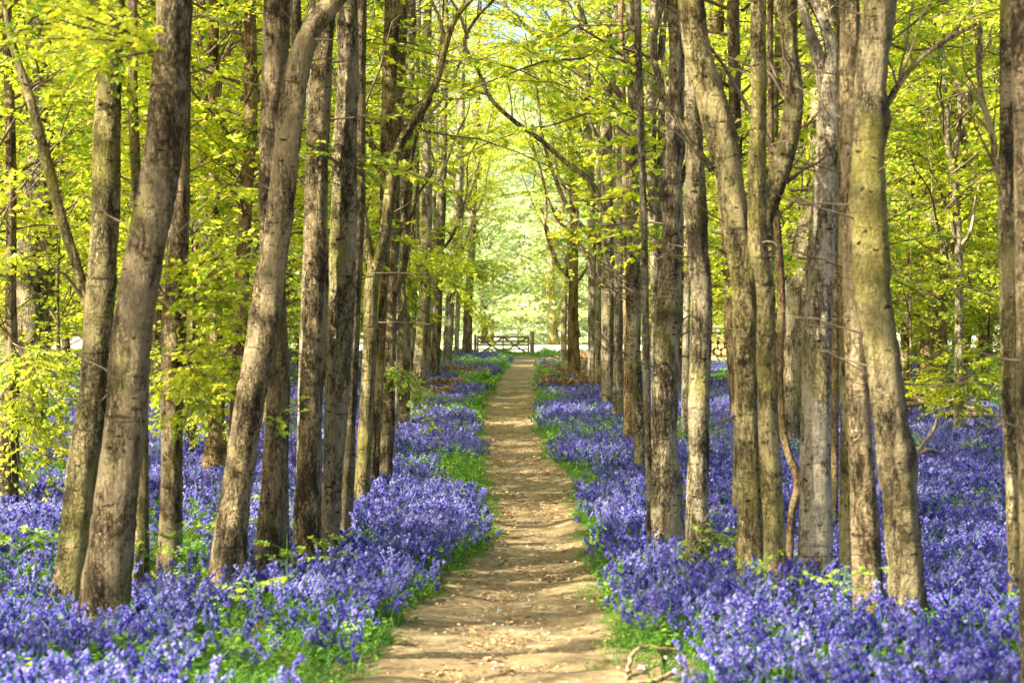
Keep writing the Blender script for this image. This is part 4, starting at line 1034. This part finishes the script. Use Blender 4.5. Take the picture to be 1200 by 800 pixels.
# ------------------------------------------------------------------ copper bracken heaps
def bracken(seed):
    rng = np.random.default_rng(seed); g = Geo(); gs = Geo()
    for q in range(90):
        a = rng.uniform(0, 6.28); r = .75 * math.sqrt(rng.random()); b = np.array([r * math.cos(a), r * math.sin(a), 0]); az = rng.uniform(0, 6.28); L = rng.uniform(.5, 1.1)
        t = np.linspace(0, 1, 7)[:, None]; d = np.array([math.cos(az), math.sin(az), 0])
        P = b + d * L * .7 * t + np.array([0, 0, 1.]) * L * (1.2 * t - 1.15 * t ** 2.2) * rng.uniform(.6, 1.1)
        V, F = tube(P, np.linspace(.008, .002, 7), 4, False); gs.add(V, F)
        m = 60; s = rng.uniform(.25, 1, m)[:, None]; C = np.concatenate([np.interp(s[:, 0], t[:, 0], P[:, k])[:, None] for k in range(3)], 1)
        sd = np.cross(d, [0, 0, 1.]) * np.where(rng.random(m) < .5, -1, 1)[:, None] + d * .5 + rng.normal(0, .3, (m, 3))
        V, F = leaf_quads(C, sd, np.array([0, 0, 1.]) + rng.normal(0, .6, (m, 3)), .075, rng); g.add(V, F)
    return g.mesh('fronds', M_BRACKEN, False), gs.mesh('stalks', M_BRACKEN)
BRK = [bracken(k) for k in range(3)]
for q, (sx, sy, s, lab) in enumerate([(508, 462, 1.0, 'heap of brown bracken at the foot of the left row, nearest one'), (528, 454, .9, 'copper bracken clump beside the bluebell bank, left'),
     (544, 436, .9, 'rounded rusty bracken clump between far left trunks'), (648, 452, .9, 'copper bracken spilling onto the right rim of the path'),
     (668, 455, 1.2, 'largest copper bracken heap, right of the path'), (690, 447, 1.0, 'bracken heap under the whitish leaning beech'),
     (660, 434, 1.1, 'brown bracken behind the largest heap on the right'), (640, 426, 1.0, 'bracken tuft on the bank right of the gate'), (690, 425, 1.1, 'russet bracken on the bank in front of the bright field'),
     (716, 424, 1.1, 'bracken patch behind the grey trunk of the right row')]):
    sx, sy, s = BRK_SPOTS[q]; D = 2 * FPX / (sy - HOR); x = (sx - 600) / FPX * D; root = empty('dead_bracken', (x, D, 0)); root.rotation_euler.z = q; root.scale = (s, s, s)
    tag(root, lab, 'bracken', 'heaps of dead bracken')
    tag(link('fronds', BRK[q % 3][0], root), kind='stuff'); tag(link('stalks', BRK[q % 3][1], root), kind='stuff')

# ------------------------------------------------------------------ fallen wood
def fallen(name, label, pts, mat, cat='branch', twigs=0, seed=0, group=None):
    """pts: (photo x, photo y, distance, width px)"""
    rng = np.random.default_rng(seed); K = np.array([[*px(x, y, D), w / FPX * D / 2] for x, y, D, w in pts]); base = K[0, :3].copy(); K[:, :3] -= base
    S = catmull(K, .04); P = S[:, :3] + rng.normal(0, .004, (len(S), 3)); root = empty(name, base); tag(root, label, cat, group)
    V, F = tube(P, S[:, 3] * rng.uniform(.85, 1.15, len(S)), 8, True); link('main_stem', mesh_from('main_stem', V, F, mat), root)
    for q in range(twigs):
        i0 = int(rng.uniform(.25, .95) * len(P)); T = np.linspace(0, 1, 6)[:, None]; L = rng.uniform(.25, .8) * (1 + pts[0][2] / 50)
        d = np.array([rng.choice([-1, 1]) * rng.uniform(.5, 1), rng.normal(0, .4), rng.uniform(-.15, .7)])
        V, F = tube(P[i0] + d * L * T + rng.normal(0, .03 * L, (6, 3)) * T, np.linspace(S[i0, 3] * .6, .004, 6), 4, False); link('twig', mesh_from('twig', V, F, mat), root)
    return root
fallen('fallen_branch', 'dark twiggy fallen branch sticking up beside the big knobbly beech', [(1040, 568, 25, 3), (1068, 545, 25.2, 5), (1080, 522, 25.4, 5), (1093, 505, 25.5, 4), (1098, 490, 25.6, 2)], M_STICK, twigs=5, seed=1)
fallen('fallen_branch', 'forked bare branch lying on the bluebells right of the knobbly beech', [(1068, 540, 26, 4), (1085, 528, 26.4, 5), (1110, 530, 27, 3), (1135, 522, 27.2, 2)], M_STICK, twigs=4, seed=2)
for q, (a, b, D) in enumerate([((1050, 470), (1135, 462), 44), ((1060, 466), (1172, 487), 43), ((1075, 462), (1110, 474), 46), ((1040, 478), (1120, 470), 42), ((1090, 458), (1160, 468), 48), ((1100, 484), (1190, 492), 41), ((1055, 455), (1085, 478), 45)]):
    fallen('fallen_branch', ['topmost long bough of the brushwood heap, back right', 'long bough of the brushwood heap sloping down to the right', 'short middle bough of the brushwood heap', 'low bough at the left front of the brushwood heap',
      'thin bough at the back of the brushwood heap', 'straight bough lying right of the brushwood heap', 'upright leaning bough at the left of the brushwood heap'][q],
      [(a[0], a[1], D * .86, 8), ((a[0] + b[0]) / 2, (a[1] + b[1]) / 2 - 2, D * .86, 7), (b[0], b[1], D * .86 + 1, 4)], M_STICK, twigs=5, seed=20 + q, group='boughs of the brushwood heap')
fallen('fallen_stick', 'pale crooked stick at the right rim of the path, bottom of the picture', [(733, 794, 11.2, 4), (737, 778, 11.45, 5), (742, 767, 11.6, 5.5), (751, 758, 11.65, 5), (775, 760, 11.7, 4.5), (797, 761, 11.75, 3)], M_STICK_PALE, 'stick', 0, 3)
fallen('fallen_stick', 'thick pale stick lying lower right of the crooked one', [(745, 802, 10.9, 7), (768, 797, 11.05, 8), (786, 789, 11.15, 6), (802, 781, 11.35, 4)], M_STICK_PALE, 'stick', 0, 4)
fallen('fallen_stick', 'grey twig lying across the left bluebells halfway up the path', [(478, 566, 25, 2.5), (505, 563, 25, 3), (540, 566, 25, 2.5), (556, 560, 25, 2)], M_STICK, 'stick', 0, 5)
fallen('fallen_stick', 'brown twig across the right verge where the path narrows', [(680, 586, 22.5, 3), (700, 575, 22.7, 3.5), (725, 577, 22.8, 2.5), (748, 572, 23, 2)], M_STICK_PALE, 'stick', 0, 6)
fallen('fallen_branch', 'long reddish bough above the bluebells between two right trunks', [(829, 457, 58, 3), (850, 456, 58, 3.5), (880, 458, 58, 3)], M_STICK, twigs=2, seed=7)
fallen('fallen_branch', 'thin bough reaching left from the wide forked beech over bluebells', [(876, 486, 17, 3), (850, 491, 17, 3), (832, 500, 17, 2), (818, 505, 17, 1.5)], M_STICK, twigs=2, seed=8)
fallen('fallen_log', 'short pale fallen log seen between two left trunks', [(334, 529, 30, 10), (345, 524, 30.2, 10), (354, 521, 30.4, 9)], M_STICK_PALE, 'log', 0, 9)
r = np.random.default_rng(77)
for q, (sx, sy, s) in enumerate([(752, 790, .030), (762, 775, .022), (780, 778, .026), (790, 800, .035), (742, 806, .02), (768, 806, .03), (755, 769, .017)]):
    D = 2 * FPX / (sy - HOR); o = link('flint', PEB[q % 4], None, ((sx - 600) / FPX * D, D, .035 + s * .15), (0, 0, q * 1.1), (s, s, s))
    tag(o, ['pale flint inside the bend of the crooked stick', 'small flint just above the bend of the crooked stick', 'flint under the long arm of the crooked stick', 'largest flint, right of the thick stick', 'flint at the bottom end of the crooked stick', 'flint below the thick stick', 'tiny flint touching the crooked stick'][q], 'stone', 'flints round the crooked stick')

# ------------------------------------------------------------------ log stack
LX, LY = (841 - 600) / FPX * 90, 90.0
th = np.linspace(0, 2 * np.pi, 14, endpoint=False)
def log_meshes(seed, R):
    r = np.random.default_rng(seed); sh = R * (1 + .05 * np.sin(3 * th + seed) + r.normal(0, .02, 14)); yy = np.array([0, .45, .9, 1.4])
    V = np.concatenate([np.stack([np.cos(th) * sh * 1.0, np.full(14, y), np.sin(th) * sh], 1) for y in yy])
    F = [[k * 14 + i, (k + 1) * 14 + i, (k + 1) * 14 + (i + 1) % 14, k * 14 + (i + 1) % 14] for k in range(3) for i in range(14)]
    bark = mesh_from('log_bark', V, F, M_LOGBARK)
    c = np.concatenate([[[0, -.012, 0]], np.stack([np.cos(th) * sh * .93, np.full(14, -.012), np.sin(th) * sh * .93], 1), np.stack([np.cos(th) * sh * .93, np.full(14, .02), np.sin(th) * sh * .93], 1)])
    T = [[0, 1 + i, 1 + (i + 1) % 14] for i in range(14)] + [t for i in range(14) for t in ([1 + i, 15 + i, 15 + (i + 1) % 14], [1 + i, 15 + (i + 1) % 14, 1 + (i + 1) % 14])]
    return bark, mesh_from('cut_face', c, T, M_LOGEND, False)
LM = [log_meshes(k, .15) for k in range(4)]
rowname = ['bottom', 'second', 'middle', 'fourth', 'top']; q = 0
for row, n in enumerate((9, 8, 9, 8, 6)):
    for k in range(n):
        x = LX + (k - (n - 1) / 2) * .315 + r.normal(0, .012); z = .17 + row * .272; s = r.uniform(.85, 1.05)
        root = empty('log', (x, LY + r.normal(0, .05), z)); root.rotation_euler = (0, r.uniform(0, 6.28), 0); root.scale = (s, 1, s)
        tag(root, 'sawn log in the %s row of the stack, %s from the left, orange cut face' % (rowname[row], ['first', 'second', 'third', 'fourth', 'fifth', 'sixth', 'seventh', 'eighth', 'ninth'][k]), 'log', 'sawn logs in the stack')
        link('log_bark', LM[q % 4][0], root); link('cut_face', LM[q % 4][1], root); q += 1

# ------------------------------------------------------------------ field gate
GD = 122.0
def gx_(x): return (x - 600) / FPX * GD
def gz_(y): return EYE - (y - HOR) / FPX * GD
g0 = np.array([gx_(559), GD, 0.]); root = empty('field_gate', g0); tag(root, 'closed five barred timber gate with crossed braces at the end of the path', 'gate')
gw = gx_(620) - gx_(559)
def part(name, c, s, ry=0, parent=root):
    V, F = box(c, s, 0, ry); return link(name, mesh_from(name, V, F, M_GATE, False), parent)
for q, y in enumerate((394.8, 400.2, 404.6, 409.2, 413.2)): part('rail', (gw / 2, 0, gz_(y)), (gw, .05, .11 if q == 0 else .085))
part('end_stile', (.04, -.004, .68), (.10, .075, 1.12)); part('end_stile', (gw - .04, -.004, .68), (.10, .075, 1.12)); part('centre_stile', (gw / 2, .05, .66), (.08, .035, 1.0))
zt, zb = gz_(395), gz_(413)
for a, b in (((0.06, zt), (gw * .5, zb)), ((gw * .5, zt), (gw * .1, zb)), ((gw * .5, zt), (gw * .94, zb)), ((gw - .06, zt), (gw * .5, zb))):
    L = math.hypot(b[0] - a[0], b[1] - a[1]); ang = -math.atan2(b[1] - a[1], b[0] - a[0])
    part('brace', ((a[0] + b[0]) / 2, -.045 - .012 * (b[0] < a[0]), (a[1] + b[1]) / 2), (L, .03, .10), ang)
for nm, sx, w, h, lab in (('gate_post', 557, .16, 1.32, 'slimmer gate post at the left end of the field gate'), ('gate_post', 623.5, .26, 1.5, 'stout round topped post at the right end of the field gate'), ('gate_post', 552.5, .1, 1.2, 'thin fence post just left of the gate')):
    x = gx_(sx); n = 10; zz = np.array([-.1, .02, h * .5, h - .05, h - .01, h]); rr = np.array([1, 1, .97, .95, .8, .4]) * w / 2
    V, F = tube(np.stack([np.zeros(6), np.zeros(6), zz], 1), rr, n, True)
    tag(link(nm, mesh_from(nm, V, F, M_GATE), None, (x, GD, 0)), lab, 'post')
